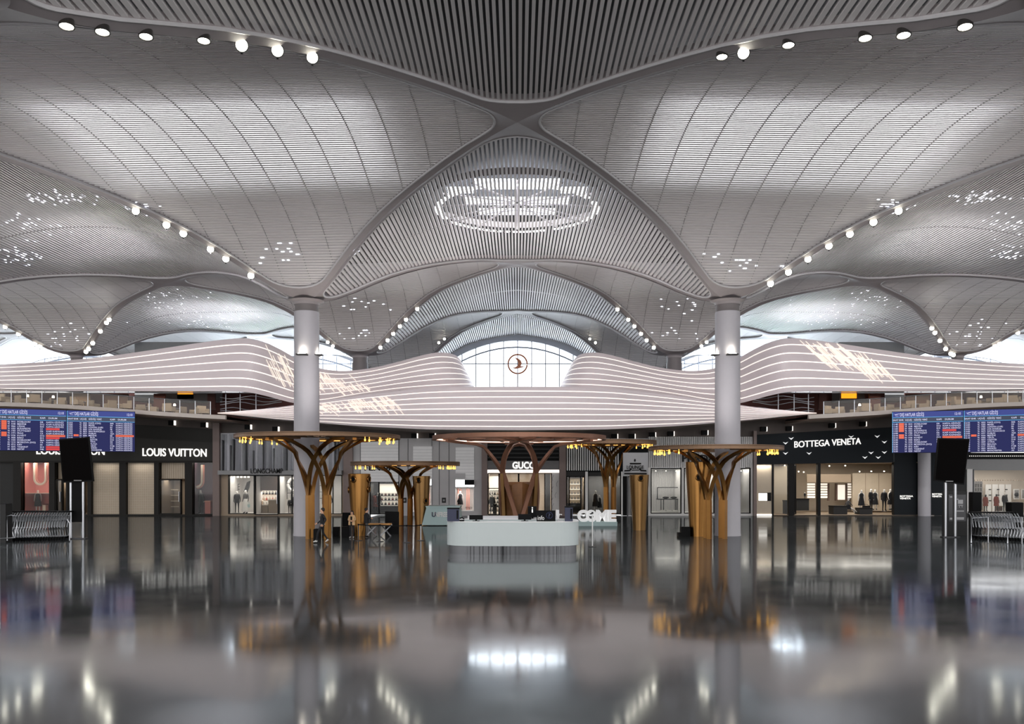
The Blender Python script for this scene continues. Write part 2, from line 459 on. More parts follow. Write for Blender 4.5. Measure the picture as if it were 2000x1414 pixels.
# scattered glints of daylight: painted as small glowing patches among the slats, in loose clusters
def vault_hit(px, py):
    d = .35
    while d < 1.98:
        if vz(X(px, d), d * K) <= Z(py, d): return d
        d += .004
    return None
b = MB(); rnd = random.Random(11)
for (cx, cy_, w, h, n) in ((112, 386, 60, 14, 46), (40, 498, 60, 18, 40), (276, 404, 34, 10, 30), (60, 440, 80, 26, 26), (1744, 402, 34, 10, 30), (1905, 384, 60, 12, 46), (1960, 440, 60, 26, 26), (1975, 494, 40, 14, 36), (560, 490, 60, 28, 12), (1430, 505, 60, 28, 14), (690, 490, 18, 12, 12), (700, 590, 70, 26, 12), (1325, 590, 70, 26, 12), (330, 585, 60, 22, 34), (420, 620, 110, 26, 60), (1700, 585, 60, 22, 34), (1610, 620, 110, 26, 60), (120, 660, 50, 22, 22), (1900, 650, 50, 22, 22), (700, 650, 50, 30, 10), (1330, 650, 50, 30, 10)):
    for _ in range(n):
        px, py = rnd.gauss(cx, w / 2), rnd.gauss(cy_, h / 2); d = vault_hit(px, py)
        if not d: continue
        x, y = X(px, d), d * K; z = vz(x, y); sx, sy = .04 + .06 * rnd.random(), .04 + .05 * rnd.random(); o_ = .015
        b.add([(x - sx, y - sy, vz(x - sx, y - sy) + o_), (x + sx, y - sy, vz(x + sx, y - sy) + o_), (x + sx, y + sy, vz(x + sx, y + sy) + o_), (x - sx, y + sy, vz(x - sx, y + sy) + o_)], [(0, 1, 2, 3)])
tag(b.build('painted_glint', 'skylight', ceiling), kind='stuff')
LIGHTS = []
def area(name, loc, sx, sy, power, rot=(0, 0, 0), col=(1, 1, 1), spread=180):
    l = bpy.data.lights.new(name, 'AREA'); l.shape = 'RECTANGLE'; l.size = sx; l.size_y = sy; l.energy = power; l.color = col; l.spread = math.radians(spread)
    o = bpy.data.objects.new(name, l); C.objects.link(o); o.location = loc; o.rotation_euler = rot; return o
# daylight from the long roof lights that sit over the side vaults, above the slats, plus added wide fill
for poly, typ, i, r in SKY:
    c = sum((Vector(p) for p in poly), Vector((0, 0))) / 4; d = c.y / K; z = vz(c.x, c.y)
    if typ == 'Y' and r < 2:
        area('roof_light_and_fill', (c.x, c.y + .9, z + 1.2), 12.5, 8, 2100 if r == 0 else 480, (0, 0, 0), (.90, .95, 1), 150)
        area('roof_light_and_fill', (c.x, c.y, z + 1.7), 19, 17, 380 if r == 0 else 150, (0, 0, 0), (1, .96, .95)).data.shape = 'ELLIPSE'  # wider light added to lift the overall brightness of the slats
    elif typ == 'X' and r in (1, 2):
        y = c.y + (2 if r == 1 else 0)
        area('roof_light_and_fill', (c.x, y, z + 1.5), 9, 9, (500, 1300, 1500)[r] if i == 0 else (0, 750, 1500)[r] + 1, (0, 0, 0), (.92, .96, 1)).data.shape = 'ELLIPSE'
# ---------------------------------------------------------------- columns
def column(c, r, zb, label, rad=.71):
    x, y = COL(c, r); zt = vz(x, y)
    t = thing('column', label, 'column', (x, y, zb), kind='structure'); n = 48
    MB().lathe([(rad * 1.02, 0), (rad * 1.02, .12), (rad, .14), (rad * .96, zt - zb - .75)], (x, y, zb), n).build('shaft', 'column', t, True)
    MB().lathe([(rad * .9, zt - zb - .75), (rad * .9, zt - zb - .35)], (x, y, zb), n).build('collar', 'collar', t, True)
    MB().lathe([(rad * .96, zt - zb - .36), (rad * 1.0, zt - zb - .22), (rad * 1.35, zt - zb - .12)], (x, y, zb), n).build('column_cap', 'rib', t, True)
    return t
colL = column(0, 1, 0, 'tall round pale column beside the golden tree on the left of the hall')
colR = column(1, 1, 0, 'tall round pale column behind the golden tree on the right of the hall')
column(0, 0, 0, 'nearest tall pale column beyond the left edge of the view', .55); column(1, 0, 0, 'nearest tall pale column beyond the right edge of the view', .55)
ROOFZ = Z(757, 1.40) - .12
for c, lab in ((0, 'short grey column under the rib left of the round emblem'), (1, 'short grey column under the rib right of the round emblem'), (-1, 'column stub under the left side vault behind the striped ribbon'), (2, 'column stub under the right side vault behind the striped ribbon')):
    t = column(c, 2, ROOFZ, lab, .66 if c in (0, 1) else .5)
    for ch in t.children:
        if ch.name.startswith('shaft'): ch.data.materials[0] = M['collar']
def sconce(px, py, d, side, lab):
    t = thing('wall_sconce', lab, 'lamp', P(px, py, d), group='sconces on the columns')
    p = P(px, py, d)
    MB().box(p.x - .3, p.x + .3, p.y - .28, p.y + .1, p.z - .03, p.z + .04).box(p.x - .06, p.x + .06, p.y, p.y + .45, p.z - .02, p.z + .03).build('shelf', 'housing', t)
    MB().box(p.x - .2, p.x + .2, p.y - .22, p.y + .02, p.z + .045, p.z + .06).build('lens', 'lamp', t)
    l = bpy.data.lights.new('sconce_light', 'POINT'); l.energy = 4; l.color = (1, .88, .72); l.shadow_soft_size = .08
    o = bpy.data.objects.new('sconce_light', l); C.objects.link(o); o.location = (p.x, p.y - .05, p.z + .35)
for cx, nm in ((598.5, 'left'), (1421.5, 'right')):
    s = 1 if nm == 'right' else -1
    sconce(cx + 8 * s, 693, .984, 0, 'small black wall lamp on the front of the %s tall column' % nm)
    sconce(cx - s * 22, 694, .997, 0, 'small black wall lamp on the inner flank of the %s tall column' % nm)
# ---------------------------------------------------------------- spotlights along the ribs
def make_spot():
    t = thing('ceiling_spotlight', 'x', 'spotlight')
    MB().lathe([(.13, .30), (.17, .22), (.19, 0), (.165, 0), (.15, .03)], n=20).build('housing', 'housing', t, True)
    MB().lathe([(.005, .02), (.155, .02)], n=20, cap=False).build('lens', 'lamp', t)
    MB().box(-.03, .03, -.22, .22, .16, .2).box(-.03, .03, -.24, -.2, .16, .5).box(-.03, .03, .2, .24, .16, .5).build('bracket', 'housing', t)
    return t
spot0 = make_spot(); spot_used = [0]
def rib_point(a, b_, px):
    lo, hi = 0, 1; f = lambda t: 1010 + (a[0] + (b_[0] - a[0]) * t) / ((a[1] + (b_[1] - a[1]) * t) / K * U) - px
    s = f(0) > 0
    for _ in range(50):
        m_ = (lo + hi) / 2
        if (f(m_) > 0) == s: lo = m_
        else: hi = m_
    x, y = a[0] + (b_[0] - a[0]) * lo, a[1] + (b_[1] - a[1]) * lo
    return Vector((x, y, vz(x, y) - .22))
def spots(a, b_, pxs, what, tilt=.95, size=1.0, toward=0):
    for k, px in enumerate(pxs):
        p = rib_point(a, b_, px)
        aim = (Vector((0, 0, EYE)) - p).normalized()          # swivelled: partly down, partly towards the middle of the hall
        dr = (aim * tilt + Vector((0, 0, -1)) * (1 - tilt)).normalized()
        c = place(spot0, p, 0, '%s round spotlight up %s' % (ORD[k], what), 'spotlights along the vault ribs', first=not spot_used[0])
        spot_used[0] = 1
        c.rotation_mode = 'QUATERNION'; c.rotation_quaternion = (-dr).to_track_quat('Z', 'Y'); c.scale = (size,) * 3
spots(COL(0, 1), J(-1, 0), (490, 441, 411, 358, 325, 265), 'the rib left of the tall left column', size=1.05)
spots(COL(1, 1), J(1, 0), (1505, 1540, 1578, 1619, 1660, 1706, 1755), 'the rib right of the right column', size=1.05)
spots(COL(0, 0), J(0, 0), (472, 542, 610), 'the topmost rib on the left', size=1.0)
spots(COL(0, 0), J(0, 0), (130, 200, 285, 398), 'the topmost rib near the left edge', tilt=.12, size=.95)
spots(COL(1, 0), J(0, 0), (1885, 1765, 1690, 1540, 1410), 'the topmost rib near the right edge', tilt=.12, size=.95)
spots(COL(1, 0), J(0, 0), (1452,), 'the topmost rib on the right', size=1.0)
spots(COL(0, 2), J(0, 1), (743, 757, 768, 781, 793, 815), 'the second arch left of the emblem', size=.9)
spots(COL(1, 2), J(0, 1), (1277, 1263, 1252, 1239, 1227, 1206), 'the second arch right of the emblem', size=.9)
spots(COL(-1, 2), J(-1, 1), (168, 173, 181, 196, 208, 213), 'the left side vault rib', size=1.0)
spots(COL(2, 2), J(1, 1), (1862, 1857, 1847, 1836, 1826, 1820), 'the right side vault rib', size=1.0)
spots(COL(-1, 2), J(-2, 1), (78, 68, 36, 10), 'the far left rib above the striped ribbon', size=1.0)
spots(COL(2, 2), J(2, 1), (1943, 1952, 1988), 'the far right rib above the striped ribbon', size=.9)
spots(COL(0, 2), J(-1, 1), (650, 640), 'the rib behind the left column', size=.8)
spots(COL(1, 2), J(1, 1), (1370, 1380), 'the rib behind the right column', size=.8)
spots(J(0, 2), (colx(0, 1.9), 1.9 * K), (857, 868), 'the third arch left of the emblem', size=.8)
spots(J(0, 2), (colx(1, 1.9), 1.9 * K), (1163, 1152), 'the third arch right of the emblem', size=.8)
# ---------------------------------------------------------------- end wall, glazed under an arch in every bay
EW = 1.985
def arch(px):                                 # bottom edge of the arch band, by bay
    best = None
    for b_ in range(-2, 3):
        cx = 1010 + jx(b_, EW) / (EW * U); top = 665 if b_ == 0 else 684
        v = top + (px - cx) ** 2 / 432 * (1 if b_ == 0 else .8)
        best = v if best is None else min(best, v)
    return best
b = MB(); pts = list(range(-20, 2061, 8)); yb = EW * K
for a_, c_ in zip(pts, pts[1:]):
    q = []
    for px in (a_, c_):
        x = X(px, EW); zt = vz(x, yb - .2) + 2.3; zb = Z(min(arch(px), 800), EW); q.append((x, zb, max(zt, zb + .3)))
    b.add([(q[0][0], yb, q[0][1]), (q[1][0], yb, q[1][1]), (q[1][0], yb, q[1][2]), (q[0][0], yb, q[0][2])] + [(q[0][0], yb + .5, q[0][1]), (q[1][0], yb + .5, q[1][1]), (q[1][0], yb + .5, q[1][2]), (q[0][0], yb + .5, q[0][2])], [(0, 1, 2, 3), (4, 5, 6, 7), (0, 1, 5, 4)])
w = b.build('wall_back', 'endwall'); tag(w, 'grey end wall with arched edge above the tall windows', 'wall', kind='structure')
def endwindow(n, pa, pb_, lab):
    t = thing('window_%d' % n, lab, 'window', P((pa + pb_) / 2, 800, EW), kind='structure')
    b = MB(); px = pa
    step = 27.2
    k0 = math.floor((pa - 1011) / step)
    for k in range(k0, int((pb_ - 1011) / step) + 2):
        px = 1011 + k * step
        if pa <= px <= pb_: b.box(X(px, EW) - .05, X(px, EW) + .05, yb + .1, yb + .3, Z(830, EW), Z(arch(px) - 2, EW))
    b.box(X(pa, EW), X(pb_, EW), yb + .12, yb + .28, Z(711, EW), Z(709, EW))
    b.build('mullion', 'mullion', t)
    b = MB(); rng = [pa + (pb_ - pa) * k / 24 for k in range(25)]
    b.tube([(X(p, EW), yb - .3, Z(max(arch(p), 600) + 14, EW)) for p in rng], .09, 6); b.build('arch_truss', 'mullion', t)
    MB().box(X(pa, EW), X(pb_, EW), yb + .18, yb + .2, Z(830, EW), Z(640, EW)).build('pane', 'glass', t)
endwindow(1, 790, 1230, 'tall arched window behind the round emblem')
endwindow(2, 330, 788, 'far window wall under the left side vault')
endwindow(3, 1232, 1690, 'far window wall under the right side vault')
endwindow(4, -20, 328, 'far window wall at the left edge above the ribbon')
endwindow(5, 1692, 2060, 'far window wall at the right edge above the ribbon')
# daylight coming in through the end windows
for pa, pb_, pw in ((790, 1230, 2500), (330, 788, 14000), (1232, 1690, 14000), (-300, 328, 14000), (1692, 2320, 14000)):
    cx = X((pa + pb_) / 2, EW)
    area('window_daylight', (cx, yb + .9, Z(730, EW)), (pb_ - pa) * EW * U, 6 if pa == 790 else 9, pw, (math.radians(-98), 0, 0), (.86, .95, 1))
fl = MB().box(-90, 90, -12, 130, -.3, 0).build('floor', 'floor')
tag(fl, 'dark polished reflective stone tile floor', 'floor', kind='structure')
# ---------------------------------------------------------------- striped ribbon fascias
def ribbon(stations, label, n_strips, seed, dashes):
    """stations: (px top, y top, px bottom, y bottom, depth); lofted into a thick curved band with recessed light strips"""
    def dense(q=8):
        out = []
        for i in range(len(stations) - 1):
            p0 = stations[max(i - 1, 0)]; p1 = stations[i]; p2 = stations[i + 1]; p3 = stations[min(i + 2, len(stations) - 1)]
            for k in range(q):
                t = k / q
                out.append([.5 * (2 * b + (c - a) * t + (2 * a - 5 * b + 4 * c - d) * t * t + (3 * b - a - 3 * c + d) * t ** 3) for a, b, c, d in zip(p0, p1, p2, p3)])
        return out + [list(stations[-1])]
    st = dense(); t = thing('ribbon_fascia', label, 'fascia', P(*st[len(st) // 2][2:4], st[len(st) // 2][4]))
    def pt(s, v, out=0):                                    # v 0 top .. 1 bottom; the face bellies forward a little
        px = s[0] + (s[2] - s[0]) * v; y = s[1] + (s[3] - s[1]) * v
        d = s[4] - .006 * math.sin(PI * v)
        p = P(px, y, d); p.y -= out; return p
    V = [i / 10 for i in range(11)]
    MB().loft([[pt(s, v) for v in V] + [pt(s, v, -.45) for v in reversed(V)] for s in st]).build('band', 'fascia', t, True)
    for k in range(n_strips):
        v = (k + .75) / (n_strips + .35); dv = .008
        b = MB(); b.loft([[pt(s, v - dv, .02), pt(s, v + dv, .02), pt(s, v + dv, -.03), pt(s, v - dv, -.03)] for s in st]); b.build('light_strip', 'strip', t)
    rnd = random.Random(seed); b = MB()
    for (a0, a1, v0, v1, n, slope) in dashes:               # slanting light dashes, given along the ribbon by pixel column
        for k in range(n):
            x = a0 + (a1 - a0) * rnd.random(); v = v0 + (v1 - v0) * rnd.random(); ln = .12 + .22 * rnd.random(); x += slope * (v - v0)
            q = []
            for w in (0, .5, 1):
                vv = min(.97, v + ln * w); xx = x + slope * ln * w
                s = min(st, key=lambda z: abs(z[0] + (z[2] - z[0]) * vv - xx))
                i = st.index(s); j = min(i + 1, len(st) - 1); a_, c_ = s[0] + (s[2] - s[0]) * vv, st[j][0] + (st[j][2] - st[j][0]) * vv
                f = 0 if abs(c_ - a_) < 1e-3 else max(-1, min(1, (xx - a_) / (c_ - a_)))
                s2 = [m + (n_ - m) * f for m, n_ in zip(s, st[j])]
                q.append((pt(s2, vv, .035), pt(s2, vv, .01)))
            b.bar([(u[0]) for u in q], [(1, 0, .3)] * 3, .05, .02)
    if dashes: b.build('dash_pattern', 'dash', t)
    return t
UP = [(-90, 716, -90, 764, 1.57), (0, 712, 0, 764, 1.55), (100, 706, 100, 764, 1.53), (200, 697, 200, 764, 1.50), (300, 683, 300, 764, 1.47), (400, 668, 400, 764, 1.44), (450, 662, 450, 764, 1.425), (485, 661, 485, 766, 1.42), (515, 668, 515, 772, 1.43), (545, 681, 545, 780, 1.45), (575, 698, 575, 787, 1.47), (605, 713, 605, 789, 1.49), (640, 722, 640, 785, 1.50), (680, 724, 680, 777, 1.495), (730, 718, 730, 769, 1.48), (780, 706, 782, 763, 1.47), (820, 695, 825, 760, 1.46), (850, 689, 862, 758, 1.46), (872, 689, 890, 757, 1.465), (888, 693, 908, 756, 1.48), (897, 700, 919, 755.5, 1.505), (903, 709, 926, 755, 1.54)]
UP = [(a, b, c, d, e - .07) for a, b, c, d, e in UP]
mirror = lambda S: [(2020 - a, b, 2020 - c, d, e) for a, b, c, d, e in S]
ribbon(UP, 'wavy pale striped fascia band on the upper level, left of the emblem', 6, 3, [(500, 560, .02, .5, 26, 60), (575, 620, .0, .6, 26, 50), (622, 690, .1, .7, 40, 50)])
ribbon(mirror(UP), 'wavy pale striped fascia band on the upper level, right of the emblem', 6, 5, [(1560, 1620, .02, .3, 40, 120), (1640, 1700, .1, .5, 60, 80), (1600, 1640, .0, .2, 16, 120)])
half = [(425, 806, 808, 1.47), (480, 801.5, 813, 1.455), (530, 797, 818, 1.44), (575, 791, 822, 1.43), (623, 784, 826, 1.42), (700, 773, 832, 1.41), (780, 763.5, 836, 1.405), (840, 758, 838.5, 1.40), (920, 755.5, 839.5, 1.40), (1010, 755, 840, 1.40)]
half = [(a, b, c, d - .05) for a, b, c, d in half]
CE = [(a, b, a, c, d) for a, b, c, d in half]
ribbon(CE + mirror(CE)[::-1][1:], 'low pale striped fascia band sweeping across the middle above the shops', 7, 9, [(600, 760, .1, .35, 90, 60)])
# grey plant-room boxes behind the upper bands
for k, (a, c) in enumerate(((263, 420), (1640, 1766))):
    o = MB().box(X(a, 1.6), X(c, 1.6), 1.6 * K, 1.6 * K + 2, Z(766, 1.43) + .02, Z(668, 1.6)).build('plant_room', 'roofbox'); tag(o, 'plain grey box standing behind the %s wavy striped fascia' % ('left', 'right')[k], 'plant room')
# ---------------------------------------------------------------- round emblem on its pole
def emblem():
    d = 1.42; c = P(1011, 711, d); R = 18.5 * d * U
    t = thing('round_emblem_sign', 'round bronze bird emblem on a pole above the middle fascia', 'sign', P(1011, 757, d))
    MB().tube([(c.x, c.y, ROOFZ), (c.x, c.y, c.z - R)], .07, 12).build('pole', 'steel', t, True)
    MB().tube([(c.x + R * math.cos(a * PI / 32), c.y, c.z + R * math.sin(a * PI / 32)) for a in range(64)], .06, 8, True).build('ring', 'logo', t, True)
    pts = [(-12, -8), (-5, -6.5), (0, -3), (1.2, 2), (-1, 7), (-5.5, 12.5), (1, 11), (6, 7), (8, 2), (7, -2.2), (5.5, -4.2), (15, -4.4), (6, -7.4), (-3, -9.2)]
    s = d * U
    MB().prism([(c.x + x * s, c.y - .05, c.z + y * s) for x, y in pts], Vector((0, .1, 0))).build('bird', 'logo', t)
emblem()
# ---------------------------------------------------------------- upper level slab, bulkhead, roof behind the fascias
SLAB = [(-160, 781), (-40, 783), (0, 785), (65, 787), (130, 790), (200, 795), (300, 803), (380, 808), (440, 811)]
def slab(pts, d0, nm, lab):
    t = thing(nm, lab, 'balcony slab', kind='structure')
    ed = MB(); un = MB(); top = MB()
    ed.loft([[P(x, y, d0), P(x, y + 8, d0), P(x, y + 8, d0) + Vector((0, .3, 0)), P(x, y, d0) + Vector((0, .3, 0))] for x, y in pts]).build('slab_edge', 'slab_edge', t)
    un.loft([[P(x, y + 8, d0) + Vector((0, .3, 0)), P(x, y + 11, d0) + Vector((0, .4, 0)), P(x, y + 11, d0) + Vector((0, 9, .1)), P(x, y + 8, d0) + Vector((0, 9, .3))] for x, y in pts]).build('soffit', 'soffit', t)
    top.loft([[P(x, y + 1, d0) + Vector((0, .3, 0)), P(x, y + 1, d0) + Vector((0, 12, 0))] for x, y in pts], False).build('balcony_floor', 'brown', t)
    return t
BD = 1.38
slab(SLAB, BD, 'balcony_slab', 'curved balcony slab with pale edge above the left shops')
slab([(2020 - x, y - 1) for x, y in SLAB], BD, 'balcony_slab', 'curved balcony slab with pale edge above the right shops')
o = MB().loft([[P(x, y + 2, 1.43), P(x, y + 2, 1.9), P(x, y + 4, 1.9), P(x, y + 4, 1.43)] for x, y in [(-80, 764), (2100, 764)]]).build('mezzanine_roof', 'roofbox')
tag(o, 'flat roof over the upper level behind the striped fascias', 'roof', kind='structure')
# soffit under the middle band and the dark bulkhead above the shop fronts
b = MB(); b.loft([[P(x, c, d), P(x, c, d) + Vector((0, .25, 0)), Vector((X(x, d), SD * K + .1, Z(c - 2, d)))] for x, a, c, d in half] + [[P(2020 - x, c, d), P(2020 - x, c, d) + Vector((0, .25, 0)), Vector((X(2020 - x, d), SD * K + .1, Z(c - 2, d)))] for x, a, c, d in half[::-1][1:]], False)
o = b.build('ceiling_soffit', 'soffit'); tag(o, 'brown soffit under the low middle fascia', 'soffit', kind='structure')
o = MB().loft([[P(x, y, SD) + Vector((0, .2, 0)), P(x, 864, SD) + Vector((0, .2, 0)), P(x, 864, SD) + Vector((0, .4, 0)), P(x, y, SD) + Vector((0, .4, 0))] for x, y in ((-60, 792), (200, 800), (440, 815), (800, 836), (1220, 836), (1580, 815), (1820, 800), (2080, 792))]).build('wall_bulkhead', 'bulkhead')
tag(o, 'dark brown bulkhead wall above the shop fronts', 'wall', kind='structure')
for nm, a_, c_ in (('wall_left', -420, -29), ('wall_right', 2073, 2440)):
    tag(MB().pb(a_, c_, 780, 1007.3, SD, .4).build(nm, 'lvwall'), 'plain dark wall beyond the shop fronts on the %s' % nm[5:], 'wall', kind='structure')
o = MB().pb(-60, 2080, 768, 820, 1.66, .3).build('wall_upper', 'redbrown'); tag(o, 'dark red brown back wall of the upper level restaurants', 'wall', kind='structure')
for k, (x, y) in enumerate([(335, 826), (398, 830), (484, 834), (538, 838), (809, 851), (844, 851), (1200, 852), (1234, 852), (1274, 849), (1310, 847), (1376, 845), (1491, 838), (1541, 837), (1625, 831), (1685, 828)]):
    nb = ('above the lit serif sign', 'above the pleated grey shop front', 'above the white brick shop front', 'above the lounge sign', 'above the ribbed grey shop front', 'above the dark chevron shop front')
    gi = 0 if k < 2 else 1 if k < 4 else 2 if k < 6 else 3 if k < 8 else 4 if k < 11 else 5
    st_ = (0, 2, 4, 6, 8, 11)[gi]
    if gi == 0: nb = ('above the sign beside the left flight board',) + nb[1:]
    t = thing('recessed_downlight', 'square black recess %s, %s from left' % (nb[gi], ORD[k - st_]), 'light', P(x, y, SD), group='square recesses in the bulkhead')
    MB().pb(x - 5.5, x + 5.5, y - 4.5, y + 4.5, SD, .25, .12).build('housing', 'black', t)
    MB().pb(x + 5.5, x + 7, y - 4.5, y + 4.5, SD, .25, .13).build('lens', 'lit', t)
# ---------------------------------------------------------------- restaurants on the balcony
def make_armchair():
    t = thing('armchair', 'x', 'armchair')
    MB().box(-.42, .42, -.38, .38, .22, .46).build('seat', 'seat_pale', t)
    MB().box(-.42, .42, .28, .46, .22, .95).build('backrest', 'seat_pale', t)
    for s in (-1, 1): MB().box(s * .42 - .08, s * .42 + .08, -.38, .4, .2, .64).build('armrest', 'seat_pale', t)
    for sx in (-1, 1):
        for sy in (-1, 1): MB().box(sx * .38 - .03, sx * .38 + .03, sy * .33 - .03, sy * .33 + .03, 0, .22).build('leg', 'dark_metal', t)
    return t
def make_table():
    t = thing('cafe_table', 'x', 'table')
    MB().lathe([(.02, .70), (.4, .70), (.42, .72), (.42, .75), (.02, .75)], n=20).build('tabletop', 'offwhite', t)
    MB().tube([(0, 0, .02), (0, 0, .71)], .04).build('stem', 'dark_metal', t); MB().lathe([(.25, 0), (.25, .03)], n=16).build('base', 'dark_metal', t)
    return t
def make_tlamp():
    t = thing('table_lamp', 'x', 'lamp'); MB().lathe([(.05, 0), (.05, .02), (.012, .03), (.012, .2)], n=10).build('base', 'dark_metal', t)
    MB().lathe([(.11, .18), (.07, .36)], n=12).build('lamp_shade', 'lamp_soft', t); return t
A0, T0, L0 = make_armchair(), make_table(), make_tlamp(); firsts = set()
def put(o, loc, rz, lab, grp, sc=None):
    f = o.name not in firsts; firsts.add(o.name); return place(o, loc, rz, lab, grp, f, sc)
def slabz(px): return Z(lerp(SLAB, px if px < 1010 else 2020 - px) + 1, BD)
for side in (0, 1):
    nm = ('left', 'right')[side]
    for k, px in enumerate((-4, 22, 42, 66, 90, 118, 150, 182, 215, 245, 275, 300, 330, 352, 382, 396)):
        q = px if not side else 2020 - px
        y = BD * K + (1.1, 3.6, 2.3)[k % 3]
        d = y / K
        put(A0, (X(q, d), y, slabz(q)), (k * 1.3) % 6.28, 'pale armchair on the %s balcony, %s from its outer end' % (nm, ORD[k]), 'armchairs on the balconies', .82)
    for k, px in enumerate((10, 54, 104, 166, 230, 288, 341)):
        q = px if not side else 2020 - px; y = BD * K + 4.9; d = y / K
        put(T0, (X(q, d), y, slabz(q)), 0, 'small round table on the %s balcony, %s from its outer end' % (nm, ORD[k]), 'tables on the balconies')
        if k in (1, 2, 6): put(L0, (X(q, d), y, slabz(q) + .75), 0, 'small lit lamp on the %s round table of the %s balcony' % (ORD[k], nm), 'lamps on the balcony tables')
    f = (lambda p: p) if not side else (lambda p: 2020 - p)
    t = thing('glass_balustrade', 'low glass balustrade along the %s balcony edge' % nm, 'balustrade', P(f(200), 790, BD))
    pl = [(x, lerp(SLAB, x)) for x in range(-10, 412, 30)]
    for x, y in pl: p = P(f(x), y, BD); p.y += .15; MB().box(p.x - .025, p.x + .025, p.y - .02, p.y + .02, p.z, p.z + 1.0).build('post', 'steel', t)
    MB().loft([[P(f(x), y, BD) + Vector((0, .14, .05)), P(f(x), y, BD) + Vector((0, .14, .98)), P(f(x), y, BD) + Vector((0, .16, .98)), P(f(x), y, BD) + Vector((0, .16, .05))] for x, y in pl]).build('pane', 'railglass', t)
    MB().tube([P(f(x), y, BD) + Vector((0, .15, 1.0)) for x, y in pl], .03, 6).build('rail', 'steel', t)
    # wall pictures, partitions and the wire screen at the inner end
    rows = [(30, 60, 'brown'), (140, 175, 'tan'), (205, 250, 'brown'), (300, 322, 'redbrown'), (405, 420, 'redbrown')]
    for k, (a, c, m) in enumerate(rows):
        a, c = sorted((f(a), f(c)))
        tag(MB().pb(a, c, 769, 800, 1.55, .2).build('partition', m), '%s tall brown partition on the %s balcony from its outer end' % (ORD[k], nm), 'partition', 'partitions on the balconies')
    a, c = sorted((f(346), f(378)))
    t = thing('wall_screen', 'glowing orange picture on the %s restaurant wall' % nm, 'screen', P(f(362), 775, 1.6))
    MB().pb(a, c, 764, 779, 1.6, .1).build('frame', 'black', t); MB().pb(a + 1, c - 1, 765, 778 if side else 770, 1.6, .02, .02).build('picture', 'fire', t)
    if side:
        tag(MB().pb(1690, 1728, 766, 779, 1.59, .1).build('wall_picture', 'redbrown'), 'dark red picture right of the glowing orange one', 'picture')
    t = thing('wire_screen', 'wavy steel wire screen at the inner end of the %s balcony' % nm, 'screen', P(f(465), 810, 1.435))
    for k in range(5):
        MB().tube([P(f(430 + 12 * i), 776 + k * 6 + 3 * math.sin(i * .9 + k) + (5 if k > 2 else 0), 1.435) for i in range(11)], .035, 6).build('wire', 'steel', t, True)
    for x in (441, 469, 500): MB().tube([P(f(x), 770, 1.435), P(f(x), 806, 1.435)], .04, 6).build('post', 'steel', t)
    l = bpy.data.lights.new('restaurant_light', 'AREA'); l.shape = 'RECTANGLE'; l.size = 12; l.size_y = 2; l.energy = 170; l.color = (1, .8, .6)
    o = bpy.data.objects.new('restaurant_light', l); C.objects.link(o); o.location = (X(f(200), 1.5), 1.52 * K, Z(767, 1.5))
# ---------------------------------------------------------------- shops
def figure_skeleton(pose):
    J_ = dict(pelvis=(0, 0, .95), spine=(0, 0, 1.14), chest=(0, 0, 1.33), neck=(0, .01, 1.49), jaw=(0, -.02, 1.57), brow=(0, -.015, 1.66), crown=(0, 0, 1.72), nose=(0, -.12, 1.61))
    for s, n in ((1, 'L'), (-1, 'R')):
        J_.update({'sho' + n: (s * .17, .01, 1.41), 'elb' + n: (s * .235, .03, 1.14), 'wri' + n: (s * .25, -.05, .90), 'pal' + n: (s * .25, -.075, .83),
                   'hip' + n: (s * .095, 0, .90), 'kne' + n: (s * .105, -.015, .50), 'ank' + n: (s * .11, .02, .09), 'hel' + n: (s * .11, .05, .045), 'toe' + n: (s * .13, -.15, .035)})
    J_.update(pose)
    return J_
RADS = dict(pelvis=.145, spine=.125, chest=.15, neck=.055, jaw=.078, brow=.095, crown=.06, nose=.018, sho=.068, elb=.044, wri=.030, pal=.034, hip=.098, kne=.058, ank=.040, hel=.038, toe=.03)
LINKS = [('pelvis', 'spine'), ('spine', 'chest'), ('chest', 'neck'), ('neck', 'jaw'), ('jaw', 'brow'), ('brow', 'crown'), ('jaw', 'nose')]
for n in 'LR': LINKS += [('chest', 'sho' + n), ('sho' + n, 'elb' + n), ('elb' + n, 'wri' + n), ('wri' + n, 'pal' + n), ('pelvis', 'hip' + n), ('hip' + n, 'kne' + n), ('kne' + n, 'ank' + n), ('ank' + n, 'hel' + n), ('ank' + n, 'toe' + n)]
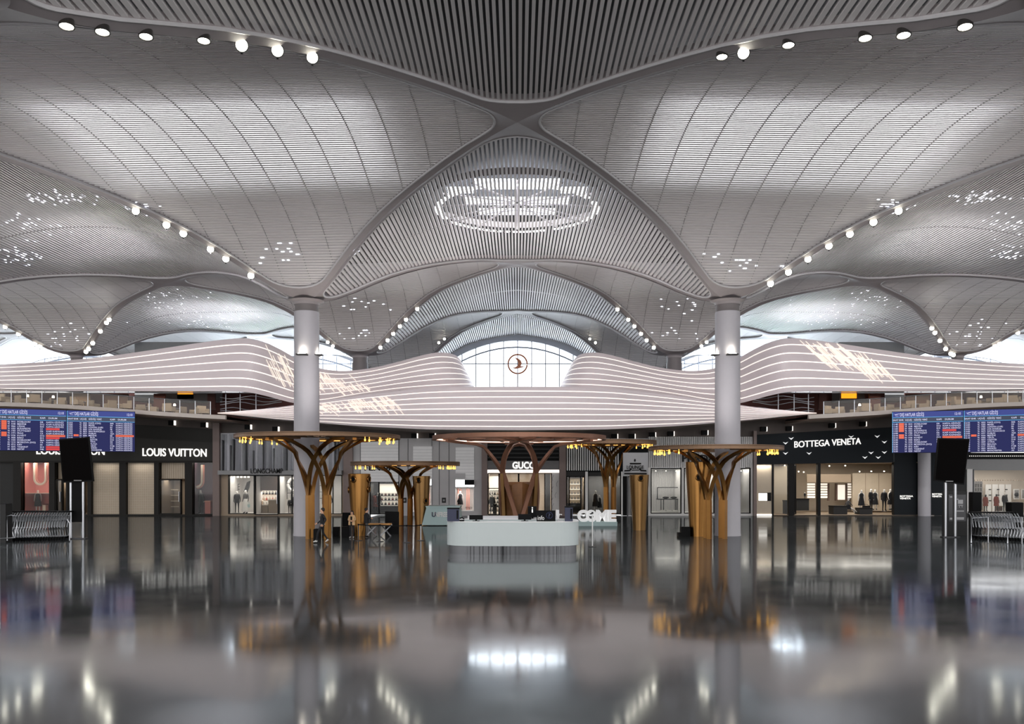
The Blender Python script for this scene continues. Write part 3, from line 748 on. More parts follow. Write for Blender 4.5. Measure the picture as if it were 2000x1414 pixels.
def body_mesh(name, pose, mats, fingers=False, slim=1.0, zones=None):
    """one continuous skinned body; mats = [skin, upper, lower, shoes]"""
    J_ = figure_skeleton(pose); keys = list(J_); vs = [Vector(J_[k]) for k in keys]; es = [(keys.index(a), keys.index(b)) for a, b in LINKS]
    rr = [RADS.get(k, RADS.get(k[:3], .05)) * (slim if k in ('pelvis', 'spine', 'chest') or k[:3] in ('hip', 'sho') else 1) for k in keys]
    if fingers:
        for n, s in (('L', 1), ('R', -1)):
            w, p = Vector(J_['wri' + n]), Vector(J_['pal' + n]); dr = (p - w).normalized(); sd = dr.cross(Vector((s, .2, 0))).normalized(); cu = dr.cross(sd).normalized() * s
            pi = keys.index('pal' + n)
            for q, ln in ((-.03, .075), (-.01, .085), (.011, .08), (.03, .062)):
                a = p + dr * .03 + sd * q; b_ = a + dr * ln * .55 + cu * .012; c_ = a + dr * ln * .9 + cu * .035
                k = len(vs); vs += [a, b_, c_]; rr += [.011, .0095, .008]; es += [(pi, k), (k, k + 1), (k + 1, k + 2)]
            k = len(vs); a = p - dr * .02 - sd * .035; vs += [a, a + dr * .035 - sd * .02 + cu * .02]; rr += [.012, .009]; es += [(pi, k), (k, k + 1)]
    me = bpy.data.meshes.new(name); me.from_pydata(vs, es, []); ob = bpy.data.objects.new(name, me)
    sk = ob.modifiers.new('skin', 'SKIN'); sk.use_smooth_shade = True
    for v, r in zip(me.skin_vertices[0].data, rr): v.radius = (r, r)
    me.skin_vertices[0].data[keys.index('pelvis')].use_root = True
    ob.modifiers.new('sub', 'SUBSURF').levels = 1
    out = baked(ob); out.name = name
    for m in mats: out.materials.append(M[m])
    hand = [Vector(J_['pal' + n]) for n in 'LR']; wr = [Vector(J_['wri' + n]) for n in 'LR']
    feet = [(Vector(J_['ank' + n]), Vector(J_['toe' + n])) for n in 'LR']; neck = Vector(J_['neck']); pel = Vector(J_['pelvis'])
    legs = [(Vector(J_[a + n]), Vector(J_[b + n])) for n in 'LR' for a, b in (('hip', 'kne'), ('kne', 'ank'))]
    arms = [(Vector(J_[a + n]), Vector(J_[b + n])) for n in 'LR' for a, b in (('sho', 'elb'), ('elb', 'wri'))] + [(pel + Vector((0, 0, .12)), Vector(J_['chest']))]
    def sd(p, a, b):
        t = max(0, min(1, (p - a).dot(b - a) / max(1e-6, (b - a).length_squared))); return (p - a - (b - a) * t).length
    for f in out.polygons:
        c = f.center
        if c.z > neck.z - .02 and (c - neck).xy.length < .2 or any((c - h).length < .10 and (c - h).length < (c - w).length for h, w in zip(hand, wr)): k = 0
        elif min(sd(c, a, b) for a, b in feet) < .065 and min((c - a).z for a, b in feet) < .02 and c.z < min(a.z for a, b in feet) + .25 and any(sd(c, a - Vector((0, 0, .02)), b) < .06 for a, b in feet): k = 3
        else: k = 2 if min(sd(c, a, b) for a, b in legs) < min(sd(c, a, b) for a, b in arms) else 1
        f.material_index = k
    return out
def add_mesh(name, me, parent): return link(name, me, parent)
def make_mannequin(kind):
    t = thing('mannequin', 'x', 'mannequin')
    if kind == 'suit':
        add_mesh('body', body_mesh('body', {}, ['mannequin', 'dark_cloth', 'dark_cloth', 'black']), t)
        MB().loft([[(.17 * s * math.cos(a * PI / 8), .13 * s * math.sin(a * PI / 8), z) for a in range(16)] for z, s in ((.80, 1.22), (1.0, 1.12), (1.2, 1.12), (1.38, 1.08), (1.45, .55))]).build('jacket', 'dark_cloth', t, True)
    elif kind == 'dress':
        add_mesh('body', body_mesh('body', {}, ['mannequin', 'mannequin', 'mannequin', 'black'], slim=.86), t)
        MB().loft([[(x * math.cos(a * PI / 10), y * math.sin(a * PI / 10), z) for a in range(20)] for z, x, y in ((.45, .27, .22), (.75, .23, .19), (.95, .185, .165), (1.12, .14, .135), (1.3, .17, .155), (1.42, .15, .11), (1.46, .1, .08))]).build('dress', 'dark_cloth', t, True)
    elif kind == 'skirt':
        add_mesh('body', body_mesh('body', {}, ['mannequin', 'grey_cloth', 'pale_cloth', 'black'], slim=.9), t)
        MB().loft([[(x * math.cos(a * PI / 10), y * math.sin(a * PI / 10), z) for a in range(20)] for z, x, y in ((.22, .30, .26), (.6, .25, .21), (.9, .19, .17), (1.08, .145, .14))]).build('skirt', 'pale_cloth', t, True)
    elif kind == 'coat':
        add_mesh('body', body_mesh('body', {}, ['dark_cloth', 'rust_cloth', 'dark_cloth', 'black']), t)
        MB().loft([[(x * math.cos(a * PI / 10), y * math.sin(a * PI / 10), z) for a in range(20)] for z, x, y in ((.55, .25, .2), (.9, .22, .18), (1.2, .2, .17), (1.4, .19, .14), (1.46, .09, .08))]).build('coat', 'rust_cloth', t, True)
    MB().lathe([(.24, 0), (.24, .02), (.01, .022)], n=20).build('stand_base', 'steel', t)
    return t
MANN = {}
def mannequin(kind, px, py, h, lab, rz=0, d=SD + .03, sc=None):
    """feet at (px, py), h pixels tall"""
    f = kind not in MANN
    if f: MANN[kind] = make_mannequin(kind)
    z = Z(py, d); s = h * d * U / 1.76
    return place(MANN[kind], (X(px, d), d * K, z), rz, lab, 'shop window mannequins', f, s)
def shop_light(px, py, d, sx, sy, pw, col=(1, .95, .88)):
    area('shop_light', (X(px, d), d * K, Z(py, d)), sx, sy, pw * .62, (0, 0, 0), col)
def room(t, a, c, top, bot, deep, wall='warmwhite', ceil='warmwhite', fl='tan', name='interior', flare=0):
    y = SD * K; x0, x1, z0, z1 = X(a, SD), X(c, SD), max(0.02, Z(bot, SD)), Z(top, SD); w = .08; i = .32; xr = x1; x1 += flare
    o = MB().box(x0, x1, y + deep, y + deep + w, z0, z1).box(x0 - w, x0, y + i, y + deep, z0, z1).box(x1, x1 + w, y + i, y + deep, z0, z1).build(name + '_wall', wall, t)
    MB().box(x0, x1, y + i, y + deep, z1, z1 + w).build(name + '_ceiling', ceil, t)
    MB().box(x0, x1, y - .02, y + deep, z0 - .02, z0 + .005).build(name + '_floor', fl, t)
def frame(t, a, c, top, bot, w=1.6, m='lvframe', mid=(), name='window_frame', deep=.25, hz=(), pane=True, gl='shopglass'):
    b = MB(); b.pb(a, a + w, top, bot, SD, deep, .05).pb(c - w, c, top, bot, SD, deep, .05).pb(a, c, top, top + w, SD, deep, .05).pb(a, c, bot - w, bot, SD, deep, .05)
    for x in mid: b.pb(x - w / 2, x + w / 2, top, bot, SD, deep, .04)
    for y in hz: b.pb(a, c, y - w / 2, y + w / 2, SD, deep, .04)
    fr = b.build(name, m, t)
    if pane: MB().pb(a + w, c - w, top + w, bot - w, SD + .002, .02).build('pane', gl, fr)
    return fr
def shop(label, px, name='storefront'): return thing(name, label, 'shop front', P(px, 1007, SD))
B = 1007
# pilasters and end piers
for k, (a, c, top, lab) in enumerate(((418, 431, 826, 'brown pilaster between the dark shop front and the pleated grey one'), (672, 690, 846, 'brown pilaster between the pleated grey shop and the white brick one'), (941, 952, 852, 'brown pilaster left of the marble shop entrance'), (1092, 1105, 852, 'brown pilaster right of the marble shop entrance'), (1470, 1476, 842, 'slim dark pilaster left of the chevron shop front'))):
    o = MB().pb(a, c, top, B + .3, SD, .8, .35).build('pilaster', 'pilaster'); tag(o, lab, 'pilaster', kind='structure')
# --- the two dark shop fronts on the left
def dark_shop(a, c, label, bays, sign, top0, top1):
    t = shop(label, (a + c) / 2)
    MB().ppoly([(a, top0), (c, top1), (c, 901), (a, 900)], SD, .4).build('header', 'lvwall', t)
    lettering('LOUIS VUITTON', sign[0], sign[1], sign[2], sign[3], SD, 'sign', t, bold=.012, tilt=1.5)
    b = MB(); prev = a
    for (x0, x1, kind) in bays:
        b.pb(prev, x0, 900, B, SD, .5, .12); prev = x1
    b.pb(prev, c, 900, B, SD, .5, .12).pb(a, c, 1004.5, B + .3, SD, .4, .14).pb(a, c, 900, 903.5, SD, .4, .14); b.build('frame', 'lvframe', t)
    for (x0, x1, kind) in bays:
        if kind == 'screen':
            s = MB(); s.pb(x0, x1, 903, 1005, SD + .006, .1); sc_ = s.build('perforated_screen', 'beige', t)
            s = MB()
            for i in range(int((x1 - x0) / 3.6)):
                for j in range(30): s.pb(x0 + 2 + i * 3.6, x0 + 3.6 + i * 3.6, 906 + j * 3.3, 907.2 + j * 3.3, SD + .006, .02, .015)
            s.build('perforation', 'tan', sc_)
            shop_light((x0 + x1) / 2, 905, SD - .003, 1.6, .2, 14)
        elif kind == 'dim': MB().pb(x0, x1, 903, 1005, SD + .006, .1).build('shutter', 'charcoal', t)
        elif kind in ('pink', 'night'):
            room(t, x0, x1, 902, 1004.5, 2.2, 'pink' if kind == 'pink' else 'magenta', 'lvframe', 'rose' if kind == 'pink' else 'lvframe', 'display')
            MB().pb(x0 + .5, x1 - .5, 903, 1004, SD + .004, .02).build('pane', 'shopglass', t)
            shop_light((x0 + x1) / 2, 904, SD + .012, 2, 1, 95 if kind == 'pink' else 34, (1, .9, .85))
            cx = x0 + (x1 - x0) * .7; r = 11; d = SD + .022; lp = []
            if kind == 'pink': lp = [(cx - r, 903)] + [(cx - r * math.cos(q * PI / 12), 935 + r * math.sin(q * PI / 12)) for q in range(13)] + [(cx + r, 903)]
            else: lp = [(396, 908), (396, 930)] + [(386 + 10 * math.cos(q * PI / 16), 940 + 11 * math.sin(q * PI / 16)) for q in range(0, 15)]
            for w, m, off in ((3.4, 'rose', 0), (1.5, 'cream', .2)):
                pts = [P(x, y, d) - Vector((0, off, 0)) for x, y in lp]
                MB().bar(pts, [((pts[min(i + 1, len(pts) - 1)] - pts[max(i - 1, 0)]).cross(Vector((0, 1, 0)))) for i in range(len(pts))], 2 * w * d * U, .12).build('loop_decoration' if off == 0 else 'loop_stripe', m, t)
            if kind == 'pink':
                MB().lathe([(1.5, 0), (1.5, .02)], (X((x0 + x1) / 2 + 10, SD + .03), (SD + .03) * K + .3, Z(964, SD)), 24).build('round_backdrop', 'cream', t)
        elif kind == 'door':
            room(t, x0, x1, 902, 1004.5, 3.2, 'tan', 'beige', 'tan', 'lobby')
            MB().pb(x0, x1, 903, 935, SD + .01, .1).build('transom_panel', 'beige', t)
            s = MB()
            for i in range(14): s.pb(x0 + (x1 - x0) * (i + .45) / 14, x0 + (x1 - x0) * (i + .6) / 14, 903, 935, SD + .01, .03, .02)
            s.build('transom_slat', 'tan', t)
            dr = frame(t, x0, x1 - 8, 936, 1004.5, 2, 'lvframe', name='door'); MB().pb(x1 - 12, x1 - 11.2, 960, 980, SD, .05, .12).build('door_handle', 'steel', dr)
            s = MB()
            for j in range(4): s.pb(x0 + 6, x1 - 14, 956 + j * 11, 957 + j * 11, SD + .05, .2)
            s.build('shelf', 'cream', t); shop_light((x0 + x1) / 2, 938, SD + .03, 1.5, 1, 40)
    return t
dark_shop(-30, 240, 'dark shop front with pink window, partly behind the left flight board', [(-30, 27, 'dim'), (42, 97, 'pink'), (108, 130, 'door'), (134, 172, 'door'), (179, 234, 'screen')], (72, 205, 873, 888), 822, 828)
dark_shop(240, 418, 'dark shop front with two beige bays beside the left flight board', [(247, 302, 'screen'), (311, 362, 'door'), (376, 417, 'night')], (279, 404, 876, 891.5), 828, 838)
mannequin('dress', 74, 1000, 44, 'mannequin in dark top before the pink window backdrop', .3)
mannequin('suit', 392, 1003, 47, 'mannequin in a dark suit in the black and pink window')
def box_thing(name, lab, cat, px0, px1, py0, py1, d, deep, m, lid=None, group=None):
    t = thing(name, lab, cat, P((px0 + px1) / 2, py1, d), group=group)
    MB().pb(px0, px1, py0, py1, d, deep).build('body', m, t)
    if lid: MB().pb(px0 - .3, px1 + .3, py0 - 1, py0 + 1.2, d, deep + .05, .05).build('lid', lid, t)
    return t
box_thing('plinth', 'tall pink plinth beside the mannequin in the black and pink window', 'plinth', 400, 411, 979, 1003.5, SD + .02, .5, 'pink', 'rose')
box_thing('gift_box', 'white box with red top on the floor of the pink window', 'box', 83, 89, 985, 1000, SD + .03, .4, 'cream', 'rust_cloth')
def handbag(px, py, w, h, d, m, lab, grp):
    t = thing('handbag', lab, 'handbag', P(px, py, d), group=grp)
    p = P(px, py, d); W = w * d * U; H = h * d * U
    MB().loft([[(p.x - W * s / 2, p.y - .1 * s, z), (p.x + W * s / 2, p.y - .1 * s, z), (p.x + W * s / 2, p.y + .1 * s, z), (p.x - W * s / 2, p.y + .1 * s, z)] for z, s in ((p.z, 1), (p.z + H * .3, .98), (p.z + H * .62, .84))]).build('body', m, t)
    MB().tube([(p.x + W * .3 * math.cos(a * PI / 8), p.y, p.z + H * .58 + H * .42 * math.sin(a * PI / 8)) for a in range(9)], .02, 5).build('handle', m, t)
    return t
# --- the pleated grey shop front
t = shop('grey pleated shop front with black lettering above its window mannequins', 551)
b = MB(); b.pb(431, 672, 846, 921, SD, .5); b.build('header', 'drape', t)
b = MB(); rnd = random.Random(4); x = 433
while x < 670:
    w = rnd.choice((4, 6, 9, 12)); b.ppoly([(x, 848 + rnd.random() * 16), (x + w * .8, 848), (x + w * .8, 918), (x, 920)], SD, .1 + .4 * rnd.random()) if False else b.loft([[P(x, 848, SD), P(x + w * .5, 848, SD) - Vector((0, .35, 0)), P(x + w, 848, SD)], [P(x, 920, SD), P(x + w * .5, 920, SD) - Vector((0, .55, 0)), P(x + w, 920, SD)]], False); x += w + rnd.choice((0, 1, 3))
b.build('pleated_cladding', 'drape', t)
for x, h in ((437, 60), (453, 50), (458, 62), (482, 66), (497, 40), (516, 58), (537, 44), (561, 50), (655, 60), (662, 66)): MB().pb(x, x + 1.6, 920 - h, 919, SD, .1, .58).build('cladding_groove', 'drape_dark', t)
MB().pb(432, 671, 919, 927, SD, .4, .9).build('ledge', 'midgrey', t)
lettering('LONGCHAMP', 490, 553, 915, 924.5, SD - .018, 'sign_dark', t, bold=.004)
room(t, 446, 668, 928, 1004, 4, 'offwhite', 'grey', 'offwhite', 'interior')
b = MB(); b.pb(432, 446, 927, 1005, SD, .5).pb(668, 672, 927, 1005, SD, .4).pb(432, 672, 1004, B + .3, SD, .4, .05); b.build('side_pier', 'tan', t)
frame(t, 446, 497, 928, 1004, 1.4, 'sign_dark'); frame(t, 544, 596, 928, 1004, 1.2, 'sign_dark', (570,)); frame(t, 597, 668, 928, 1004, 1.2, 'sign_dark', (650,))
dr = frame(t, 497, 544, 928, 1006, 1.8, 'sign_dark', (), 'door'); MB().pb(541, 541.8, 958, 984, SD, .05, .12).build('door_handle', 'steel', dr)
MB().pb(499, 543, 930, 958, SD + .03, .1).build('door_valance', 'brown', t)
MB().pb(497, 499, 929, 1003, SD + .002, 2).build('partition', 'offwhite', t); MB().pb(543, 545, 929, 1003, SD + .002, 2).build('partition', 'offwhite', t)
b = MB()
for (x0, x1, y0, y1) in ((448, 468, 945, 960), (560, 600, 938, 975), (612, 640, 948, 985)):
    for k in range(5): b.pb(x0 + (x1 - x0) * k / 5, x0 + (x1 - x0) * k / 5 + 1, y0, y1, SD + .05, .05)
    for k in range(3): b.pb(x0, x1, y0 + (y1 - y0) * k / 3, y0 + (y1 - y0) * k / 3 + 1, SD + .05, .05)
b.build('display_lattice', 'sign_dark', t)
for k in range(5): MB().pb(455 + k * 7, 458 + k * 7, 930, 933, SD + .015, .2).build('track_light', 'lit', t)
MB().ppoly([(476, 960), (482, 942), (488, 939), (486, 952), (480, 966)], SD + .045, .2).build('feather_prop', 'sign_dark', t)
for a, c in ((566, 1), (632, 1)):
    MB().lathe([(1.0, 0), (1.0, .1), (.78, .1), (.78, 0)], (0, 0, 0), 28, False) if False else None
MB().tube([P(576 + 13 * math.cos(q * PI / 14), 946 + 13 * math.sin(q * PI / 14), SD + .04) for q in range(28)], .12, 6, True).build('ring_prop', 'offwhite', t)
shop_light(470, 931, SD + .02, 2.5, 1.5, 150); shop_light(521, 960, SD + .05, 1.6, 1.5, 90, (1, .9, .82)); shop_light(570, 931, SD + .02, 2.5, 1.5, 130); shop_light(640, 931, SD + .02, 3, 1.5, 130)
mannequin('suit', 463, 1002, 44, 'mannequin in black and white clothes, left of a pair in the pleated shop', .4)
mannequin('skirt', 480, 1003, 47, 'mannequin in a long white skirt holding a teal bag', -.4)
handbag(485.5, 991, 5.5, 10, SD + .028, 'teal', 'small teal handbag held by the white skirted mannequin', 'bags in the pleated shop')
for k, (x, s) in enumerate(((566, 30), (574, 38), (584, 36))): mannequin('suit', x, 1002, s, 'dark mannequin in the window right of the pleated shop door, %s of three' % ORD[k], .3 * k)
mannequin('suit', 643, 1002, 40, 'dark mannequin seen between the stems of the left golden tree')
# shelving with bags behind the pleated shop's door
t = thing('display_shelving', 'lit shelving wall with bags behind the pleated shop door', 'shelving', P(521, 1004, SD + .06))
MB().pb(499.5, 542.5, 958, 1000, SD + .07, .1).build('back_panel', 'shelf_lit', t)
for k in range(4): MB().pb(499.5, 542.5, 966 + 11 * k, 967 + 11 * k, SD + .062, .5).build('shelf', 'tan', t)
n = 0
for k in range(3):
    for j in range(7):
        handbag(503 + j * 5.9, 966 + 11 * k, 3.4 + .8 * ((j + k) % 2), 6.5, SD + .065, ('sign_dark', 'tan', 'sign_dark', 'rust_cloth')[(j * 2 + k) % 4], 'small handbag on the %s lit shelf behind the pleated shop door, %s from left' % (('top', 'middle', 'bottom')[k], ORD[j]), 'bags in the pleated shop')
for k, (a, c, y) in enumerate(((500, 511, 978), (512, 523, 986), (524, 541, 976))): box_thing('display_case', 'wooden display case inside the pleated shop door, %s from left' % ORD[k], 'display case', a, c, y, 1003.5, SD + .035, .5, 'tan', 'warmwhite')
# --- the white brick shop front
t = shop('grey stone shop front with white brick panels and black letters', 815)
b = MB(); b.pb(690, 941, 856, 936, SD, .6).pb(690, 722, 936, B + .3, SD, .6).pb(779, 805, 936, B + .3, SD, .6).pb(843, 889, 936, B + .3, SD, .6).pb(926, 941, 936, B + .3, SD, .6).pb(889, 926, 998, B + .3, SD, .6).pb(805, 843, 1000, B + .3, SD, .6).build('stone_wall', 'stone', t)
for nm, (a, c, y0, y1) in zip(('brick_panel',) * 3, ((705, 778, 857, 941), (807, 844, 872, 936), (890, 926, 874, 937))):
    pn = MB().pb(a, c, y0, y1, SD, .1, .1).build(nm, 'brick_white', t)
    b = MB(); y = y0 + 6
    while y < y1: b.pb(a, c, y, y + .5, SD, .02, .11); y += 6
    b.build('brick_joint', 'grey', pn)
b = MB()
for x in (704, 779, 797, 843.5, 858, 877): b.pb(x - .6, x + .6, 857, 1005, SD, .1, .03)
b.build('stone_joint', 'drape_dark', t)
lettering('FENDI', 712, 762, 909, 919, SD - .002, 'sign_dark', t, bold=.02)
MB().pb(908, 926, 937, 947, SD, .1, .5).build('blade_sign', 'black', t)
MB().pb(880, 909, 924, 934, SD, .1, .3).build('stone_band', 'stone', t)
for x in (867, 790): MB().pb(x - 4, x + 4, 972, 982, SD, .05, .04).build('wall_plaque', 'charcoal', t); MB().pb(x - 1.8, x + 1.8, 975, 979, SD, .02, .06).build('plaque_mark', 'midgrey', t)
room(t, 722, 779, 941, 1004, 5, 'charcoal', 'charcoal', 'charcoal'); frame(t, 722, 779, 940, 1005, 1.6, 'black', (740,), 'door')
MB().pb(741, 778, 945, 963, SD + .05, .2).build('light_box', 'shelf_lit', t)
shop_light(755, 946, SD + .03, 3, 1.5, 80)
room(t, 889, 926, 953, 998, 2, 'pale_cloth', 'white', 'white', 'display'); frame(t, 889, 926, 952, 998, 1, 'white'); shop_light(907, 955, SD + .015, 1.4, .8, 70, (1, .92, .93))
room(t, 805, 843, 950, 1000, 2, 'pale_cloth', 'white', 'white', 'display'); frame(t, 805, 843, 949, 1000, 1, 'white'); shop_light(824, 952, SD + .015, 1.4, .8, 60, (1, .92, .93))
b = MB()
for x in (894, 899, 911, 915, 832, 837): b.pb(x, x + 2.2, 954, 996, SD + .03, .05)
b.build('pink_backdrop', 'rose', t)
lettering('FENDI', 909, 922, 990, 993.5, SD, 'sign_dark', t, name='small_lettering', deep=.02)
mannequin('dress', 899, 995, 37, 'headless mannequin in a pale pink display window with a bag', .2, SD + .02)
handbag(896, 981, 6, 7, SD + .016, 'sign_dark', 'dark handbag held by the mannequin in the pale pink window', 'bags in the white brick shop')
for k, x in enumerate((733, 739)): mannequin('suit' if k else 'coat', x, 1003, 42, 'dark clothed mannequin inside the white brick shop door, %s of two' % ORD[k], .5 * k)
t = thing('display_shelving', 'bright shelving with shoes and bags inside the white brick shop', 'shelving', P(760, 1000, SD + .05))
MB().pb(743, 777, 963, 988, SD + .07, .1).build('back_panel', 'shelf_lit', t)
for k in range(3): MB().pb(743, 777, 968 + 9 * k, 969.2 + 9 * k, SD + .06, .5).build('shelf', 'grey', t)
for k in range(3):
    for j in range(5): handbag(746 + j * 7, 968 + 9 * k, 4, 5.5, SD + .063, ('sign_dark', 'rust_cloth', 'grey_cloth')[(j + k) % 3], 'small bag on the %s shelf inside the white brick shop, %s from left' % (('top', 'middle', 'bottom')[k], ORD[j]), 'bags in the white brick shop')
# --- the marble shop front in the middle
t = shop('dark marble shop front with glowing rounded letters in the middle', 1022)
MB().pb(952, 1092, 858, 900, SD, .4).build('header', 'black', t)
b = MB()
for y in (868, 876, 884, 892): b.pb(952, 1092, y, y + 3, SD, .3, .25)
b.build('header_louvre', 'charcoal', t)
MB().pb(952, 1092, 900, 917.5, SD, .4, .1).build('marble_band', 'marble', t)
MB().pb(952, 1092, 917.5, 923, SD, 1.2, .02).build('entrance_soffit', 'lit', t)
lettering('GUCCI', 1001, 1047, 902, 915.5, SD - .006, 'sign', t, bold=.03); 
lettering('GUCCI', 1000, 1048, 901, 916.5, SD - .002, 'grey', t, name='letter_shadow', bold=.05, deep=.04)
room(t, 953, 1078, 924, 1006, 6, 'warmwhite', 'warmwhite', 'warmwhite'); MB().pb(1078, 1092, 923, B, SD, .6).build('marble_pier', 'offwhite', t)
b = MB(); rnd = random.Random(8)
for k in range(7): x = 1079 + rnd.random() * 11; y = 928 + k * 11; b.bar([P(x, y, SD) - Vector((0, .02, 0)), P(x - 3, y + 6, SD) - Vector((0, .02, 0)), P(x - 2, y + 11, SD) - Vector((0, .02, 0))], [(1, 0, .4)] * 3, .03, .02)
b.build('marble_vein', 'midgrey', t)
frame(t, 953, 975, 924, 1006, 1.6, 'black', hz=(954,)); frame(t, 975, 1013, 924, 1006, 1.6, 'black', (), 'door', hz=(954,)); frame(t, 1013, 1050, 924, 1006, 1.6, 'black', (), 'door', hz=(954,)); frame(t, 1050, 1078, 924, 1006, 1.6, 'black', (1064,))
MB().pb(1064, 1075, 926, 1004, SD + .02, .4).build('grey_pier', 'midgrey', t)
for x in (962, 1000, 1030, 1072): MB().pb(x - 1, x + 1, 919, 921, SD, .05, .05).build('downlight', 'downlight', t)
shop_light(965, 926, SD + .04, 2, 2, 110); shop_light(1010, 926, SD + .06, 4, 3, 170)
t = thing('display_shelving', 'white shelving with dark goods inside the marble shop entrance', 'shelving', P(965, 1004, SD + .07))
MB().pb(953.5, 974.5, 930, 1003, SD + .085, .1).build('back_panel', 'shelf_lit', t)
for k in range(6): MB().pb(953.5, 974.5, 958 + 8 * k, 959 + 8 * k, SD + .08, .4).build('shelf', 'charcoal', t)
for k in range(5):
    for j in range(4): handbag(956.5 + j * 5, 966 + 8 * k, 3.4, 5.5, SD + .081, ('sign_dark', 'grey_cloth', 'sign_dark', 'tan')[(j + k) % 4], 'small bag inside the marble shop, shelf %s down, %s from left' % (('one', 'two', 'three', 'four', 'five')[k], ORD[j]), 'bags in the marble shop')
mannequin('suit', 961, 1004, 40, 'dark mannequin standing in the left window of the marble shop')
box_thing('display_table', 'dark display table beside the mannequin in the marble shop window', 'table', 963, 970, 985, 1004, SD + .03, .5, 'charcoal', 'black')
# --- ribbed black and white shop front right of it
t = shop('shop front with white vertical ribs above dark glass, behind the lounge sign', 1179)
MB().pb(1105, 1266, 872, 921, SD, .3).build('header', 'black', t)
MB().pb(1105, 1266, 856, 873, SD, .4).build('fascia_band', 'grey', t)
b = MB()
for k in range(24): b.pb(1107 + k * 4.3, 1109 + k * 4.3, 873, 919, SD, .3, .15)
b.build('vertical_rib', 'white', t)
MB().pb(1105, 1256, 921, 930, SD, .4).build('lintel', 'charcoal', t)
room(t, 1106, 1142, 930, 1004, 4, 'tan', 'charcoal', 'tan'); frame(t, 1106, 1142, 930, 1005, 1.6, 'black', (1112, 1134)); shop_light(1124, 933, SD + .03, 1.6, 1.4, 100, (1, .97, .85))
MB().pb(1143, 1148, 921, B, SD, .3, .1).build('white_post', 'white', t)
room(t, 1148, 1213, 922, 1004, 3, 'grey', 'charcoal', 'charcoal', 'display'); frame(t, 1148, 1213, 921, 1005, 1.4, 'black', (1188,)); shop_light(1180, 924, SD + .03, 3, 1.2, 70)
MB().pb(1190, 1206, 924, 1000, SD + .03, .1).build('pale_panel', 'offwhite', t)
MB().pb(1213, 1216, 921, B, SD, .2, .1).build('white_post', 'white', t)
MB().pb(1216, 1266, 921, B, SD, .4).build('dark_wall', 'black', t); MB().pb(1227, 1232, 932, B, SD, .1, .05).build('wall_strip', 'midgrey', t)
t = thing('display_shelving', 'softly lit shelves of small bags behind the black framed window', 'shelving', P(1123, 1000, SD + .05))
MB().pb(1113, 1133, 934, 984, SD + .06, .1).build('back_panel', 'beige', t)
for k in range(5): MB().pb(1113, 1133, 945 + 10 * k, 946 + 10 * k, SD + .053, .4).build('shelf', 'shelf_lit', t)
for k in range(5):
    for j in range(3): handbag(1117 + j * 6, 945 + 10 * k, 3, 4.5, SD + .055, 'grey_cloth', 'small grey bag in the black framed window, shelf %s down, %s from left' % (('one', 'two', 'three', 'four', 'five')[k], ORD[j]), 'bags in the black framed window')
box_thing('display_table', 'low dark table under the softly lit bag shelves', 'table', 1108, 1133, 984, 1004, SD + .03, .6, 'charcoal', 'black')
mannequin('dress', 1163, 1000, 43, 'white headed mannequin in dark clothes behind the golden tree stems', .3)
mannequin('dress', 1171, 1000, 34, 'shorter dark clothed mannequin right of the white headed one', -.4, SD + .035)
# --- the ribbed grey shop front
t = shop('ribbed grey shop front with two white lined display windows', 1368)
MB().pb(1266, 1470, 853, 913, SD, .4).build('header', 'grey', t)
b = MB()
for k in range(56): b.pb(1267.5 + k * 3.62, 1269.3 + k * 3.62, 853, 913, SD, .3, .16)
b.build('vertical_fin', 'offwhite', t)
lettering('PRADA', 1332, 1397, 888, 902, SD - .005, 'sign_dark', t, bold=.025)
b = MB(); b.pb(1266, 1271, 913, B, SD, .6).pb(1331, 1336, 913, B, SD, .6).pb(1396, 1444, 913, B, SD, .6).pb(1466, 1470, 913, B, SD, .5).pb(1266, 1470, 1003, B + .3, SD, .5, .02).build('frame_wall', 'offwhite', t)
for a, c in ((1271, 1331), (1336, 1396), (1444, 1466)):
    room(t, a, c, 915, 1002, 3.5, 'white', 'charcoal', 'white', 'display'); frame(t, a, c, 914, 1003, 1.5, 'black')
    b = MB()
    for k in range(int((c - a) / 3)): b.pb(a + 2 + k * 3, a + 2.8 + k * 3, 917, 1000, SD + .065, .05)
    b.build('wall_stripe', 'grey', t); shop_light((a + c) / 2, 917, SD + .03, (c - a) * .03, 2, 105 if c - a > 30 else 50)
    for k in range(3): x = a + (c - a) * (k + .5) / 3; MB().pb(x - .8, x + .8, 919, 920.5, SD + .02, .1).build('downlight', 'downlight', t)
t = thing('display_table', 'black wire table with shoes in the white lined window', 'table', P(1305, 1000, SD + .03))
d = SD + .035
b = MB()
for x in (1284, 1325): b.tube([P(x, 952, d), P(x, 975, d)], .04, 5)
for x in (1291, 1296, 1319, 1322): b.tube([P(x, 975, d), P(x, 998, d)], .04, 5)
b.tube([P(1284, 952, d), P(1325, 952, d)], .04, 5); b.tube([P(1284, 975, d), P(1325, 975, d)], .04, 5); b.build('frame', 'black', t)
MB().pb(1284, 1326, 974.3, 975.5, d, .7, .3).build('tabletop', 'sign_dark', t)
for k, x in enumerate((1300, 1316)):
    o = MB().ball(P(x, 973, d) + Vector((0, 0, .05)), .12, 10, 6, (2.4, .8, .8)).build('shoe', 'sign_dark', None, True); tag(o, '%s black shoe on the black wire table' % ('left', 'right')[k], 'shoe', 'shoes on the wire table')
for k in range(3):
    o = MB().pb(1290 + k * 12, 1300 + k * 12, 996.5, 998.5, SD + .025, .5).build('floor_display', 'pale_cloth'); tag(o, 'flat white display tray on the floor of the white lined window, %s from left' % ORD[k], 'tray', 'floor trays')
t = thing('display_shelving', 'shelves of dark goods in the window behind the right golden cone', 'shelving', P(1385, 1000, SD + .04))
